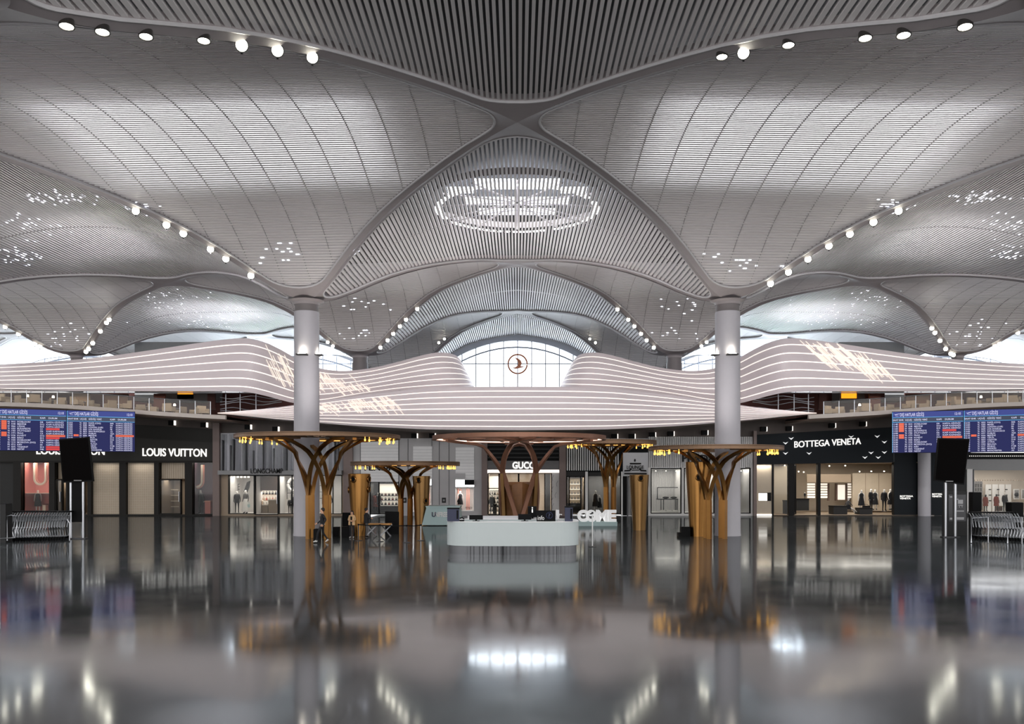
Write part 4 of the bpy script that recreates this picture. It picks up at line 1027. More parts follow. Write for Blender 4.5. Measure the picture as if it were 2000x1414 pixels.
MB().pb(1380, 1394, 930, 998, SD + .055, .1).build('back_panel', 'white', t)
for k in range(8): MB().pb(1380, 1394, 936 + 8 * k, 937 + 8 * k, SD + .045, .4).build('shelf', 'charcoal', t)
# --- the black chevron shop front
t = shop('black shop front with white serif letters and lit chevrons', 1610)
MB().ppoly([(1476, 849), (1745, 834), (1745, 903), (1476, 907)], SD, .5).build('header', 'bv', t)
lettering('BOTTEGA VENETA', 1551, 1681, 858.5, 871, SD, 'sign', t, bold=.004, tilt=-7)
b = MB()
for x, y in ((1545, 856), (1534, 865), (1534, 885), (1580, 885), (1662, 852.5), (1713, 852), (1727, 863), (1701, 884), (1727, 883), (1689, 893), (1715, 893)):
    b.ppoly([(x - 5, y - 1.6), (x, y + .2), (x + 5, y - 2), (x, y + 3)], SD, .05)
    b.v[-8:] = [(v[0], v[1] - .06, v[2]) for v in b.v[-8:]]
b.build('lit_chevron', 'chevron', t)
MB().pb(1476, 1508, 907, B, SD, .4).build('niche_wall', 'beige', t)
MB().pb(1481.5, 1506, 962, 978.5, SD, .05, .03).build('niche_surround', 'sign_dark', t); MB().pb(1481.5, 1498, 963, 978, SD, .05, .06).build('lit_niche', 'lit', t)
MB().pb(1477, 1507, 1004, B, SD, .05, .06).build('floor_light', 'lit', t)
b = MB(); b.pb(1507, 1511, 906, B, SD, .5, .05).pb(1540, 1550, 905, B, SD, .4, .05).pb(1597, 1602, 904, B, SD, .4, .05).pb(1745.5, 1747, 902, B, SD, .4); b.build('frame', 'sign_dark', t)
room(t, 1511, 1745, 904, 1006, 9, 'beige', 'tan', 'tan', flare=3.4)
for k, (a, c) in enumerate(((1551, 1566), (1602, 1613))):                   # two glass doors standing open
    dr = MB(); y0 = SD * K - .1; x0 = X(a, SD); x1 = X(c, SD)
    for (q, w_) in ((0, .14), (1, .14)): xx = x0 + (x1 - x0) * q; yy = y0 + .8 * q * 2 - .0; dr.box(xx - .07, xx + .07, yy + .2, yy + .34, .03, Z(906, SD))
    dr.loft([[(x0, y0 + .2, z), (x1, y0 + 1.8, z), (x1, y0 + 1.9, z), (x0, y0 + .3, z)] for z in (.03, .25)]); dr.loft([[(x0, y0 + .2, z), (x1, y0 + 1.8, z), (x1, y0 + 1.9, z), (x0, y0 + .3, z)] for z in (Z(909, SD), Z(906, SD))])
    do = dr.build('door', 'sign_dark', t); MB().add([(x0, y0 + .28, .25), (x1, y0 + 1.86, .25), (x1, y0 + 1.86, Z(909, SD)), (x0, y0 + .28, Z(909, SD))], [(0, 1, 2, 3)]).build('pane', 'shopglass', do)
MB().pb(1511.5, 1540, 907, 1004, SD + .002, .02).build('pane', 'shopglass', t)
b = MB(); b.pb(1512, 1541, 910, 1004, SD + .07, .2); b.build('inner_panel', 'beige', t)
d = SD + .10
MB().pb(1576, 1662, 926, 942, d, .2).build('lintel_panel', 'tan', t)
MB().pb(1665, 1741, 924, 998, SD + .11, .3).build('back_wall_panel', 'beige', t)
b = MB()
for x in (1690, 1716): b.pb(x, x + .6, 924, 990, SD + .11, .05, .03)
b.build('panel_joint', 'tan', t)
for (x0, x1) in ((1577, 1592), (1602, 1616), (1656, 1663)):
    b = MB()
    for k in range(6): b.pb(x0, x1, 944 + 5 * k, 947.5 + 5 * k, d + .03, .1)
    b.build('lit_shelf', 'shelf_lit', t)
MB().pb(1636, 1652, 947, 976, d + .04, .1).build('bright_doorway', 'shelf_lit', t); b = MB(); b.pb(1632, 1636, 944, 978, d + .03, .2).pb(1652, 1655, 944, 978, d + .03, .2).pb(1617, 1620, 944, 978, d + .03, .2).build('door_jamb', 'brown', t)
for k, (x, y) in enumerate(((1679, 921), (1702, 920.5), (1727, 920.5), (1560, 921), (1570, 922), (1651, 909.5), (1620, 910), (1533, 909))): MB().pb(x - 1, x + 1, y - 1, y + 1, SD + .03 + .01 * (k % 3), .05).build('downlight', 'downlight', t)
shop_light(1700, 908, SD + .05, 5, 2.5, 330, (1, .94, .84)); shop_light(1590, 908, SD + .06, 5, 4, 300, (1, .94, .84)); shop_light(1525, 908, SD + .04, 1.6, 1.5, 70, (1, .94, .84)); shop_light(1492, 908, SD - .004, 1.2, .2, 30, (1, .94, .84))
MB().pb(1747, 1790, 880, B, SD, .5).build('side_wall', 'bv', t); MB().pb(1747, 1896, 834, 884, SD, .5).build('upper_wall', 'bv', t); MB().pb(1813, 1848, 880, B, SD, .5).build('side_wall', 'bv', t); MB().pb(1786, 1817, 880, B, SD + .012, .1).build('side_wall', 'bv', t)
lettering('BOTTEGA\nVENETA', 1757, 1783, 967.5, 975, SD, 'sign', t, name='small_lettering', deep=.03, bold=.01); lettering('BOTTEGA\nVENETA', 1820, 1843, 963.5, 971, SD, 'sign', t, name='small_lettering', deep=.03, bold=.01)
c_ = P(1801.5, 1007, SD); o = MB().lathe([(.5, 0), (.5, 8.5)], (c_.x, c_.y - .35, 0), 32).build('column', 'column', None, True); tag(o, 'grey round column in the black wall under the right flight board', 'column', kind='structure')
for k, (kind, x, y, h, lab) in enumerate((('dress', 1682.5, 998, 42, 'mannequin in a black dress, leftmost of five under the ceiling lights'), ('suit', 1701, 997, 43, 'dark suited mannequin just right of the black dress'), ('dress', 1709, 996, 41, 'mannequin in dark dress beside the dark suited one'), ('suit', 1727, 998.5, 44, 'broad mannequin in a black suit standing alone in the chevron shop'), ('dress', 1739, 996, 42, 'rightmost mannequin with a pale hand bag in the chevron shop'))):
    mannequin(kind, x, y, h, lab, (-.2, .6, -.3, 0, .5)[k], SD + .035 + .009 * (k % 3))
def seated():
    t = thing('mannequin', 'seated mannequin leaning back on a dark block in the chevron shop', 'mannequin', (0, 0, 0), group='shop window mannequins')
    pose = dict(pelvis=(0, 0, .62), spine=(-.03, 0, .80), chest=(.02, 0, .99), neck=(.05, -.01, 1.15), jaw=(.07, -.03, 1.23), brow=(.07, -.03, 1.32), crown=(.07, -.02, 1.38), nose=(.16, -.03, 1.26),
        shoL=(.05, -.16, 1.07), elbL=(.18, -.2, .86), wriL=(.32, -.16, .72), palL=(.39, -.15, .68), shoR=(.05, .16, 1.07), elbR=(-.1, .22, .85), wriR=(-.18, .2, .62), palR=(-.2, .2, .55),
        hipL=(.06, -.09, .58), kneL=(.42, -.1, .42), ankL=(.78, -.1, .12), helL=(.78, -.1, .06), toeL=(.95, -.1, .06), hipR=(.06, .09, .58), kneR=(.38, .1, .46), ankR=(.62, .1, .1), helR=(.6, .1, .05), toeR=(.78, .1, .04))
    add_mesh('body', body_mesh('body', pose, ['mannequin', 'grey_cloth', 'mannequin', 'black'], slim=.9), t)
    MB().loft([[(.05 + x * math.cos(a * PI / 8), y * math.sin(a * PI / 8), z) for a in range(16)] for z, x, y in ((.42, .24, .22), (.6, .2, .2), (.78, .15, .16))]).build('skirt', 'dark_cloth', t, True)
    return t
s_ = seated(); s_.location = (X(1660, SD + .02), (SD + .03) * K, .06); s_.scale = (1.05,) * 3
box_thing('display_block', 'dark block seat left of the seated mannequin', 'block', 1628, 1655, 989, 1004.5, SD + .02, 1.2, 'charcoal', 'sign_dark')
box_thing('display_block', 'dark block with a bag on top, right of the seated mannequin', 'block', 1679, 1704, 993, 1004.5, SD + .015, 1.0, 'charcoal', 'sign_dark')
handbag(1692, 992, 14, 7, SD + .025, 'sign_dark', 'wide black bag on the dark block right of the seated mannequin', 'bags in the chevron shop')
box_thing('display_block', 'dark counter inside the chevron shop behind the open door', 'block', 1556, 1580, 975, 997, SD + .07, 1.2, 'charcoal', 'sign_dark')
box_thing('display_block', 'tall dark cabinet behind the left glass of the chevron shop', 'block', 1534, 1541, 978, 1004, SD + .04, .8, 'charcoal', 'sign_dark')
mannequin('suit', 1572, 975, 14, 'pale bust on the dark counter inside the chevron shop', 0, SD + .08)
# --- far right shop
t = shop('bright far right shop front under a dark grey header', 1950)
MB().pb(1848, 2075, 884, 897, SD, .5).build('header', 'black', t); MB().pb(1848, 2075, 897, 917, SD, .5).build('lower_header', 'midgrey', t)
b = MB()
for k in range(28): b.pb(1893 + k * 4, 1894.4 + k * 4, 890, 891.2, SD, .02, .03)
b.build('dotted_light', 'lit', t)
MB().pb(1848, 1900, 917, B, SD, .4).build('side_wall', 'charcoal', t); MB().pb(1888, 1899, 916, 1002, SD, .3, .06).build('pale_panel', 'offwhite', t)
room(t, 1901, 2072, 917, 1006, 7, 'warmwhite', 'offwhite', 'offwhite', flare=2); frame(t, 1901, 2072, 917, 1006, 1.4, 'midgrey', (), pane=True)
shop_light(1950, 919, SD + .07, 6, 4, 330, (1, .94, .88))
b = MB()
for k in range(4): b.pb(1925 + k * 13, 1936 + k * 13, 946, 1000, SD + .125, .1)
b.build('panel_bay', 'white', t)
b = MB()
for k in range(3):
    for j in range(3): b.pb(1932 + k * 16, 1936 + k * 16, 955 + j * 11, 957 + j * 11, SD + .12, .1)
b.build('small_goods', 'sign_dark', t)
b = MB()
for k in range(6): b.pb(1903, 1920, 944 + k * 8, 945 + k * 8, SD + .1, .4)
for k in range(4): b.pb(1903 + k * 5, 1903.8 + k * 5, 940, 996, SD + .1, .4)
b.build('side_shelf', 'midgrey', t)
b = MB()
for k in range(24): b.pb(1904 + k * 5, 1905.2 + k * 5, 937, 939, SD + .09, .1)
b.build('track_light', 'tan', t)
for k, (kind, x, h, lab) in enumerate((('coat', 1925, 34, 'leftmost of three jacketed mannequins in the far right shop'), ('coat', 1946, 35, 'mannequin in a rust red coat in the far right shop'), ('suit', 1962.5, 38, 'mannequin in black jacket, right of three in the far right shop'))):
    mannequin(kind, x, 999, h, lab, 0, SD + .05)
for k, (a, c) in enumerate(((1980, 1991), (1995, 2012))):
    t = thing('framed_picture', 'framed dark picture on the far right shop wall, %s from left' % ORD[k], 'picture', P((a + c) / 2, 965, SD + .1), group='pictures in the far right shop')
    MB().pb(a, c, 955, 975, SD + .12, .1).build('frame', 'white', t); MB().pb(a + 1.5, c - 1.5, 957, 973, SD + .12, .05, .03).build('picture', 'midgrey', t); MB().ball(P((a + c) / 2, 966, SD + .12), .22, 10, 6, (1, .3, 1)).build('motif', 'sign_dark', t)
box_thing('display_block', 'wooden display block between two mannequins in the far right shop', 'block', 1950, 1958, 989, 998, SD + .055, .5, 'brown', 'tan')
# ---------------------------------------------------------------- golden lattice trees
def golden_tree(label, px, by, disc_px, disc_y, rim_px, n=4, r0=.5, notch=None, open_=False, turn=45, trunk_m='gold', height_split=.42, top_m='bronze', core=False, bulbs=48):
    d = gd(by); c = P(px, by, d); c.z = 0
    H = Z(disc_y, d); R = disc_px / 2 * d * U; x0, y0 = c.x, c.y
    t = thing('golden_tree_canopy', label, 'canopy', c, group='golden lattice trees')
    pol = lambda r, a, z: Vector((x0 + r * math.cos(a), y0 + r * math.sin(a), z))
    th = rim_px * d * U
    if not open_:
        # disc: polar grid with a notch where the hall column passes through
        b = MB(); NR, NA = 10, 96; keep = []
        rad = [R * (k / NR) for k in range(1, NR + 1)]
        for i in range(NR - 1):
            for j in range(NA):
                a0, a1 = 2 * PI * j / NA, 2 * PI * (j + 1) / NA
                m_ = pol((rad[i] + rad[i + 1]) / 2, (a0 + a1) / 2, H)
                if notch and (Vector((m_.x, m_.y)) - Vector(notch[:2])).length < notch[2]: continue
                q = [pol(rad[i], a0, 0), pol(rad[i + 1], a0, 0), pol(rad[i + 1], a1, 0), pol(rad[i], a1, 0)]
                lo = [v + Vector((0, 0, H - th * .35)) for v in q]; hi = [v + Vector((0, 0, H - th * .15)) for v in q]
                b.add(lo + hi, [(0, 1, 2, 3), (7, 6, 5, 4), (0, 4, 5, 1), (1, 5, 6, 2), (2, 6, 7, 3), (3, 7, 4, 0)])
        b.build('canopy_disc', top_m, t)
        b = MB()
        for j in range(24):
            a = 2 * PI * j / 24; pts = [pol(r, a, H - th * .5) for r in (R * .3, R * .6, R * .97)]
            if notch and min((Vector((p.x, p.y)) - Vector(notch[:2])).length for p in pts) < notch[2] + .3: continue
            b.bar(pts, [(-math.sin(a), math.cos(a), 0)] * 3, .05, .12)
        b.build('disc_rib', top_m, t)
    b = MB(); NA = 96
    arcs = [[(rr * math.cos(2 * PI * j / NA) + x0, rr * math.sin(2 * PI * j / NA) + y0, z) for rr, z in ((R, H), (R, H - th), (R - .22, H - th), (R - .22, H))] for j in range(NA + 1)]
    if notch: arcs_ok = [j for j in range(NA) if (Vector(arcs[j][0][:2]) - Vector(notch[:2])).length > notch[2]]
    for j in range(NA):
        if notch and j not in arcs_ok: continue
        b.loft([arcs[j], arcs[j + 1]], True, bool(notch))
    b.build('rim_band', 'bronze' if not open_ else 'bronze_red', t)
    if open_:
        for rr, w in ((R * .72, .2), (R * .42, .2)):
            MB().bar([pol(rr, 2 * PI * j / 64, H - .12) for j in range(65)], [pol(1, 2 * PI * j / 64, 0) - pol(0, 0, 0) for j in range(65)], w, .14).build('inner_ring', 'bronze_red', t)
        for j in range(12):
            a = 2 * PI * j / 12 + .2; MB().bar([pol(R * .42, a + .3, H - .16), pol(R * .72, a + .12, H - .14), pol(R - .1, a, H - .14)], [(-math.sin(a), math.cos(a), 0)] * 3, .16, .1).build('spoke', 'bronze_red', t)
        for j in range(NA):
            pass
        MB().loft([[pol(R - .24, 2 * PI * j / NA, H - th * .5), pol(R - .24, 2 * PI * j / NA, H - th * .8), pol(R - .3, 2 * PI * j / NA, H - th * .8), pol(R - .3, 2 * PI * j / NA, H - th * .5)] for j in range(NA + 1)]).build('light_strip', 'led_white', t)
    else:
        b = MB()
        for j in range(30):
            a = 2 * PI * j / 30; rr = R - .5
            if notch and (Vector(pol(rr, a, 0)[:2]) - Vector(notch[:2])).length < notch[2] + .3: continue
            pts = [pol(rr, a + 2 * PI / 30 * .55 * k / 3, H - th * .72) for k in range(4)]; MB().bar(pts, [(p - Vector((x0, y0, p.z))) for p in pts], .05, .05).build('light_strip', 'led_warm', t)
        bm_ = None
        for j in range(bulbs):
            a = 2 * PI * (j + .3) / bulbs; rr = R - .32 - .25 * (j % 2); p = pol(rr, a, H - th - .16)
            if abs(math.cos(a)) < .72 or notch and (Vector(p[:2]) - Vector(notch[:2])).length < notch[2] + .3: continue
            if bm_ is None:
                o = MB().ball((x0, y0, 0), .046, 8, 6, (1, 1, 1.5)).tube([(x0, y0, .05), (x0, y0, .34)], .012, 4).build('bulb', 'bulb', t, True); bm_ = o.data
            else: o = link('bulb', bm_, t)
            o.location = p - Vector((x0, y0, 0)) - Vector((0, 0, c.z))
    # lattice stems: each rises, forks, and the branches of neighbours cross before reaching the disc
    zf = H * height_split; top = H - th * .9
    if not open_:
        for i in range(n):
            a = math.radians(turn) + 2 * PI * i / n
            pts = [pol(r0, a, 0), pol(r0, a, zf * .5), pol(r0 * 1.02, a, zf)]
            MB().bar(pts, [(-math.sin(a), math.cos(a), 0)] * 3, [.25, .25, .24], .16).build('stem', trunk_m, t)
            for s in (-1, 1):
                pts = []; ws = []
                for k in range(15):
                    q = k / 14; aa = a + s * q ** 1.15 * (PI / n) * 1.85
                    rr = r0 + (R * .30 - r0) * (q ** 1.6) / (.72 ** 1.6) if q < .72 else R * .30 + (R * .66 - R * .30) * ((q - .72) / .28) ** 1.15
                    zz = zf * .97 + (top - zf) * (1 - (1 - min(1, q / .93)) ** 1.05); pts.append(pol(rr, aa, min(zz, top))); ws.append((-math.sin(aa), math.cos(aa), 0))
                b = MB(); b.bar(pts, ws, [.2] * 15, .12); b.build('branch', trunk_m, t, True)
    else:
        for i in range(n):
            a = math.radians(turn) + 2 * PI * i / n
            a2 = a + PI / n; MB().bar([pol(r0 * 1.15, a2, 0), pol(r0 * 1.2, a2, H * .25), pol(r0 * 1.35, a2, H * .64)], [(-math.sin(a2), math.cos(a2), 0)] * 3, [.3, .28, .24], .16).build('stem', 'gold_dark', t)
            for s in (-1, 1):
                pts = []; ws = []
                for k in range(21):
                    q = k / 20; aa = a + s * min(1, q / .46) * PI / n + (s * (q - .46) / .54 * PI / n * 1.25 if q > .46 else 0)
                    rr = lerp([(0, r0 * .95), (.46, r0 * 1.35), (.75, R * .42), (1, R * .84)], q); zz = lerp([(0, H * .04), (.46, H * .62), (.62, H * .78), (.78, H * .91), (1, top - .05)], q)
                    pts.append(pol(rr, aa, zz)); ws.append((-math.sin(aa), math.cos(aa), 0))
                MB().bar(pts, ws, [.24] * 21, .15).build('branch', 'bronze_red', t, True)
    if core:
        b = MB(); rnd = random.Random(2); m_ = 9
        ring = lambda r, z, j: [(x0 + r * (1 + .10 * ((k % 2) * 2 - 1)) * math.cos(2 * PI * k / m_), y0 + r * .8 * math.sin(2 * PI * k / m_), z + j * (k % 2)) for k in range(m_)]
        b.loft([ring(.85, 0, 0), ring(.9, 1.2, 0), ring(.98, 2.4, 0), ring(.96, 2.75, .2)]); b.build('trunk_core', 'corewood', t)
    return t
cl = colL.location; cr = colR.location
golden_tree('large golden tree canopy wrapped round the left tall column', 622, 1051.5, 317, 850, 7.5, 4, .63, (cl.x, cl.y, 1.0), turn=45)
golden_tree('smaller golden tree canopy between the two golden cones on the left', 792, 1026, 212, 902, 8, 4, .44, turn=45)
golden_tree('open bronze ring canopy on bare lattice branches behind the info desk', 1014, 1036, 338, 852, 8, 4, 1.05, open_=True, turn=-90, core=True)
golden_tree('golden tree canopy behind the white letters, left of the lounge sign', 1191, 1017, 182, 861, 8, 4, .4, turn=50)
golden_tree('large golden tree canopy in front of the right tall column', 1397, 1051.5, 259, 872, 8, 4, .58, (cr.x, cr.y, 1.0), turn=45)
# ---------------------------------------------------------------- golden cones
def cone(label, px, by, top_y, w0, w1, ports, m='gold', bump=False):
    d = gd(by); c = P(px, by, d); c.z = 0; t = thing('golden_cone', label, 'cone', c, group='golden tapered cones'); H = Z(top_y, d); r0, r1 = w0 / 2 * d * U, w1 / 2 * d * U
    MB().lathe([(r0, 0), (r0 * 1.0, .05), (r0 + (r1 - r0) * .5, H * .5), (r1, H - .02), (r1 * .96, H), (r1 * .9, H - .06), (.01, H - .06)], c, 48).build('body', m, t, True)
    for (az, z) in ports:
        a = math.radians(az - 90); rr = r0 + (r1 - r0) * z; n_ = Vector((math.cos(a), math.sin(a), 0)); s_ = Vector((-n_.y, n_.x, 0)); p = Vector((c.x, c.y, H * z)) + n_ * (rr + .01)
        R = .155; nz = MB(); nz.tube([p + s_ * R * math.cos(k * PI / 12) + Vector((0, 0, R * math.sin(k * PI / 12))) for k in range(24)], .045, 8, True); f = nz.build('air_nozzle', 'gold', t, True)
        MB().add([p + n_ * .01 + s_ * R * .85 * math.cos(k * PI / 12) + Vector((0, 0, R * .85 * math.sin(k * PI / 12))) for k in range(24)], [tuple(range(24))]).build('nozzle_throat', 'black', f)
    return t
cone('golden tapered cone with round nozzles, left one behind the bench', 701.5, 1046, 925, 26, 44, [(-22, .91), (72, .91), (78, .75), (-88, .74)])
cone('golden tapered cone right of the smaller golden tree', 823, 1026, 929.5, 25, 35, [(-12, .91), (40, .5)], 'gold_dark')
cone('golden tapered cone standing under the lounge sign', 1248.5, 1035, 927, 26, 38, [(2, .93)], 'gold_dark')
cone('golden tapered cone beside the right tall column, behind forked stems', 1363, 1047, 902, 31, 48, [(-6, .79)])
# ---------------------------------------------------------------- lounge sign
t = thing('lounge_sign', 'grey lounge sign board above the golden cone', 'sign', P(1241, 928, 1.13)); d = 1.16
MB().pb(1217, 1266, 884, 930, d, .12).build('board', 'grey', t)
lettering('LOUNGE', 1224, 1257, 909, 916, d, 'sign_dark', t, deep=.04, bold=.012)
b = MB(); b.pb(1219, 1263, 923.5, 926.5, d, .02, .04).pb(1230, 1252, 904, 907, d, .02, .04).pb(1234, 1248, 917.5, 919, d, .02, .04)
for s in (-1, 1): b.ppoly([(1241 + s * 9, 914), (1241 + s * 12, 917.5), (1241 + s * 21, 918), (1241 + s * 22, 921), (1241 + s * 11, 920.5), (1241 + s * 7, 917)], d - .001, .03)
b.build('ornament', 'sign_dark', t)
MB().ball(P(1240, 899, d) + Vector((0, -.03, 0)), .07, 10, 8, (.8, .3, 1.3)).build('crest', 'sign_dark', t)
t2 = MB().tube([P(1226, 930, d) + Vector((0, .06, 0)), Vector((X(1226, d), d * K + .06, 0))], .05, 8).tube([P(1258, 930, d) + Vector((0, .06, 0)), Vector((X(1258, d), d * K + .06, 0))], .05, 8).build('post', 'dark_metal', t)
# ---------------------------------------------------------------- information desk
dd = .758; cy_ = dd * K + 1.35; cxx = X(1001.5, dd); HW = 131.5 * dd * U; HD = 1.35; RC = .95
def rrect(hw, hd, rc, n=10, bow=.16):
    pts = []
    for (sx, sy, a0) in ((1, 1, 0), (-1, 1, PI / 2), (-1, -1, PI), (1, -1, 1.5 * PI)):
        for k in range(n + 1):
            a = a0 + PI / 2 * k / n; pts.append((sx * (hw - rc) + rc * math.cos(a), sy * (hd - rc) + rc * math.sin(a)))
    full = []
    for i in range(len(pts)):
        p, q = pts[i], pts[(i + 1) % len(pts)]; m_ = 12 if abs(p[0] - q[0]) > 1 else 1
        for k in range(m_): full.append((p[0] + (q[0] - p[0]) * k / m_, p[1] + (q[1] - p[1]) * k / m_))
    return [(x, y + (bow * (1 - (x / hw) ** 2) * (1 if y > 0 else -1) if abs(y) > hd * .4 else 0)) for x, y in full]
def ring(hw, hd, rc, z): return [(cxx + x, cy_ + y, z) for x, y in rrect(hw, hd, rc)]
desk = thing('information_desk', 'long white oval information desk with chrome plinth in the middle of the hall', 'desk', (cxx, cy_, 0))
zb, zt = Z(1066, dd), Z(1020, dd)
def flute(z):
    r_ = [Vector(p) for p in ring(HW - .09, HD - .09, RC - .05, z)]; out = []; m_ = len(r_)
    for i in range(m_):
        for k in range(4):
            p = r_[i].lerp(r_[(i + 1) % m_], k / 4); f = ((i * 4 + k) * 7 % 5) / 5 * .07; c_ = Vector((cxx, cy_, z)); out.append(p + (c_ - p).normalized() * f)
    return out
MB().loft([flute(0), flute(zb)]).build('chrome_plinth', 'chrome', desk)
b = MB(); b.loft([ring(HW, HD, RC, zb), ring(HW, HD, RC, zt), ring(HW - .32, HD - .32, RC - .25, zt), ring(HW - .32, HD - .32, RC - .25, zb + .15), ], True, False); b.build('counter_body', 'desk', desk)
MB().loft([ring(HW - .3, HD - .3, RC - .25, zb + .1), ring(HW - .3, HD - .3, RC - .25, zb + .16)]).build('inner_floor', 'desk_inner', desk)
MB().loft([ring(HW + .01, HD + .01, RC, zt), ring(HW + .01, HD + .01, RC, zt + .03), ring(HW - .34, HD - .34, RC - .25, zt + .03), ring(HW - .34, HD - .34, RC - .25, zt)], True, False).build('worktop', 'white', desk)
MB().box(cxx - HW * .72, cxx + HW * .7, cy_ + HD - .1, cy_ + HD + .02, zt, Z(1008.5, .80)).build('rear_panel', 'desk_inner', desk)
MB().pb(990, 1045, 1025, 1045, dd, .02, .12).build('front_hatch', 'desk', desk)
zc = zt + .03
def monitor(px, w, h, lab, y, rz=0):
    t = thing('desk_monitor', lab, 'monitor', (X(px, dd), y, zc), group='monitors on the desk')
    x = X(px, dd); W = w * dd * U / 2; Hh = h * dd * U
    MB().box(x - W, x + W, y - .03, y + .03, zc + .06, zc + .06 + Hh).build('screen_case', 'black', t); MB().box(x - .04, x + .04, y + .03, y + .08, zc, zc + .2).box(x - .15, x + .15, y - .06, y + .12, zc, zc + .02).build('stand', 'black', t)
yf = dd * K + .16
monitor(929, 27, 9, 'black monitor lying low at the left part of the white desk', yf + .25)
monitor(1025, 26, 11, 'black monitor on the desk just left of the dark info board', yf + .25)
monitor(1060, 22, 8, 'black monitor partly behind the dark info board', yf + .45)
t = thing('info_board', 'dark navy info board with a ring symbol on the desk', 'sign', (X(1066, dd), yf, zc))
MB().pb(1048, 1085, 997, 1018.5, dd + .004, .06).build('board', 'black', t); lettering('info', 1050, 1063, 1007, 1015.5, dd + .004, 'offwhite', t, deep=.02, bold=.01)
MB().tube([P(1073, 1006.5, dd + .004) + Vector((6 * dd * U * math.cos(k * PI / 16), -.01, 6 * dd * U * math.sin(k * PI / 16))) for k in range(32)], .018, 6, True).build('ring_symbol', 'navy', t)
lettering('?', 1070.5, 1075, 1002.5, 1011, dd + .004, 'navy', t, name='question_mark', deep=.02, bold=.02)
t = thing('info_cube', 'black cube with a white letter i behind the desk', 'sign', P(1040, 1007, .81))
MB().pb(1031, 1048, 989, 1010, .803, .3).build('cube', 'black', t); MB().pb(1038.7, 1040.7, 994.5, 1001, .803, .02, .03).pb(1038.7, 1040.7, 990.8, 992.8, .803, .02, .03).build('lettering', 'sign', t)
MB().tube([P(1040, 1010, .81), Vector((X(1040, .81), .81 * K, zb + .16))], .05, 8).build('post', 'black', t)
def bluebox(px0, px1, py0, lab):
    t = thing('leaflet_box', lab, 'box', P((px0 + px1) / 2, 1018, dd), group='navy boxes on the desk')
    a, c = X(px0, dd), X(px1, dd); z1 = Z(py0, dd)
    MB().box(a, c, yf - .02, yf + .30, zc, z1).build('body', 'navy', t); MB().box(a - .01, c + .01, yf - .03, yf + .31, z1 - .03, z1 + .02).build('lid', 'black', t)
    MB().box(c - .1, c - .03, yf - .04, yf - .02, zc + .1, z1 - .08).build('slot', 'black', t)
bluebox(873, 896, 993, 'navy blue box at the left end of the white desk')
bluebox(1104, 1119, 990, 'navy blue box at the right end of the white desk')
t = thing('desk_telephone', 'dark telephone beside the left navy box on the desk', 'telephone', (X(902, dd), yf + .1, zc)); MB().box(X(897, dd), X(906, dd), yf, yf + .22, zc, zc + .06).build('base', 'black', t); MB().tube([(X(897, dd), yf + .05, zc + .12), (X(902, dd), yf + .05, zc + .16), (X(906, dd), yf + .05, zc + .09)], .03, 6).build('handset', 'black', t)
t = thing('desk_telephone', 'pale curled telephone between the info board and right navy box', 'telephone', (X(1094, dd), yf + .1, zc)); MB().box(X(1089, dd), X(1100, dd), yf, yf + .2, zc, zc + .05).build('base', 'grey', t); MB().tube([(X(1090, dd), yf + .05, zc + .08), (X(1093, dd), yf + .05, zc + .3), (X(1098, dd), yf + .05, zc + .28)], .03, 6).build('handset', 'offwhite', t)
# ---------------------------------------------------------------- pale teal sales kiosk
d = gd(1027); t = thing('sales_kiosk', 'pale teal slanted kiosk with purple lettering left of the desk', 'kiosk', P(848, 1026, d))
MB().ppoly([(833, 990), (897, 990), (900, 1025.5), (824, 1025.5)], d, 2).build('body', 'teal', t); MB().ppoly([(831, 988.5), (899, 988.5), (898, 991.5), (832, 991.5)], d - .002, 2.2).build('top', 'teal', t)
lettering('UNIFREE', 844, 874, 1000, 1009.5, d, 'white', t, deep=.03, bold=.03); lettering('U', 843.5, 851, 1000, 1009.5, d - .001, 'navy', t, name='initial', deep=.04, bold=.02)
# ---------------------------------------------------------------- big white letters
d = gd(1027); t = thing('letter_sign', 'large white standing letters on a low pale plinth right of the desk', 'sign', P(1150, 1026, d))
MB().pb(1086, 1205, 1019, 1027, d, 1.2, .2).build('plinth', 'teal', t)
for ch_, a, c in (('W', 1030, 1056), ('E', 1058, 1072), ('L', 1086, 1101), ('C', 1128, 1148), ('O', 1145, 1166), ('M', 1165, 1188), ('E', 1187, 1204)):
    if a > 1080: lettering(ch_, a, c, 996, 1019.5, d, 'letter_added_glow', t, name='letter', deep=.5, bold=.055, raised=-.45)
# ---------------------------------------------------------------- thin white pole and rope barriers
def post(px, by, top, lab, m='dark_metal', r=.03, flat=True):
    d = gd(by); c = P(px, by, d); c.z = 0
    t = thing('barrier_post', lab, 'barrier post', c, group='queue barrier posts'); H = Z(top, d)
    MB().lathe([(r, 0), (r, H), (.01, H)], c, 12).build('post', m, t, True); MB().lathe([(.19, 0), (.19, .02), (.03, .04)], c, 20).build('base', 'dark_metal', t, True); MB().lathe([(r * 1.5, H - .08), (r * 1.5, H)], c, 12).build('belt_head', 'black', t, True)
    return Vector((c.x, c.y, H - .04))
post(1157, 1068, 1000, 'white slim post in front of the big white letters', 'white')
pp = [post(700, 1056, 1023, 'dark barrier post beside the woman in beige'), post(742, 1058, 1024, 'dark barrier post in front of the bench'), post(794, 1060, 1025, 'dark barrier post right of the bench'), post(822, 1056, 1024, 'pale barrier post near the teal kiosk', 'steel')]
for k, (a, c) in enumerate(zip(pp, pp[1:])):
    o = MB().bar([a, a.lerp(c, .5) - Vector((0, 0, .03)), c], [(0, 0, 1)] * 3, .05, .008).build('barrier_belt', 'black'); tag(o, 'black barrier belt %s' % ('in front of the bench, left half', 'in front of the bench, right half', 'between the bench and the teal kiosk')[k], 'barrier belt', 'queue barrier belts')
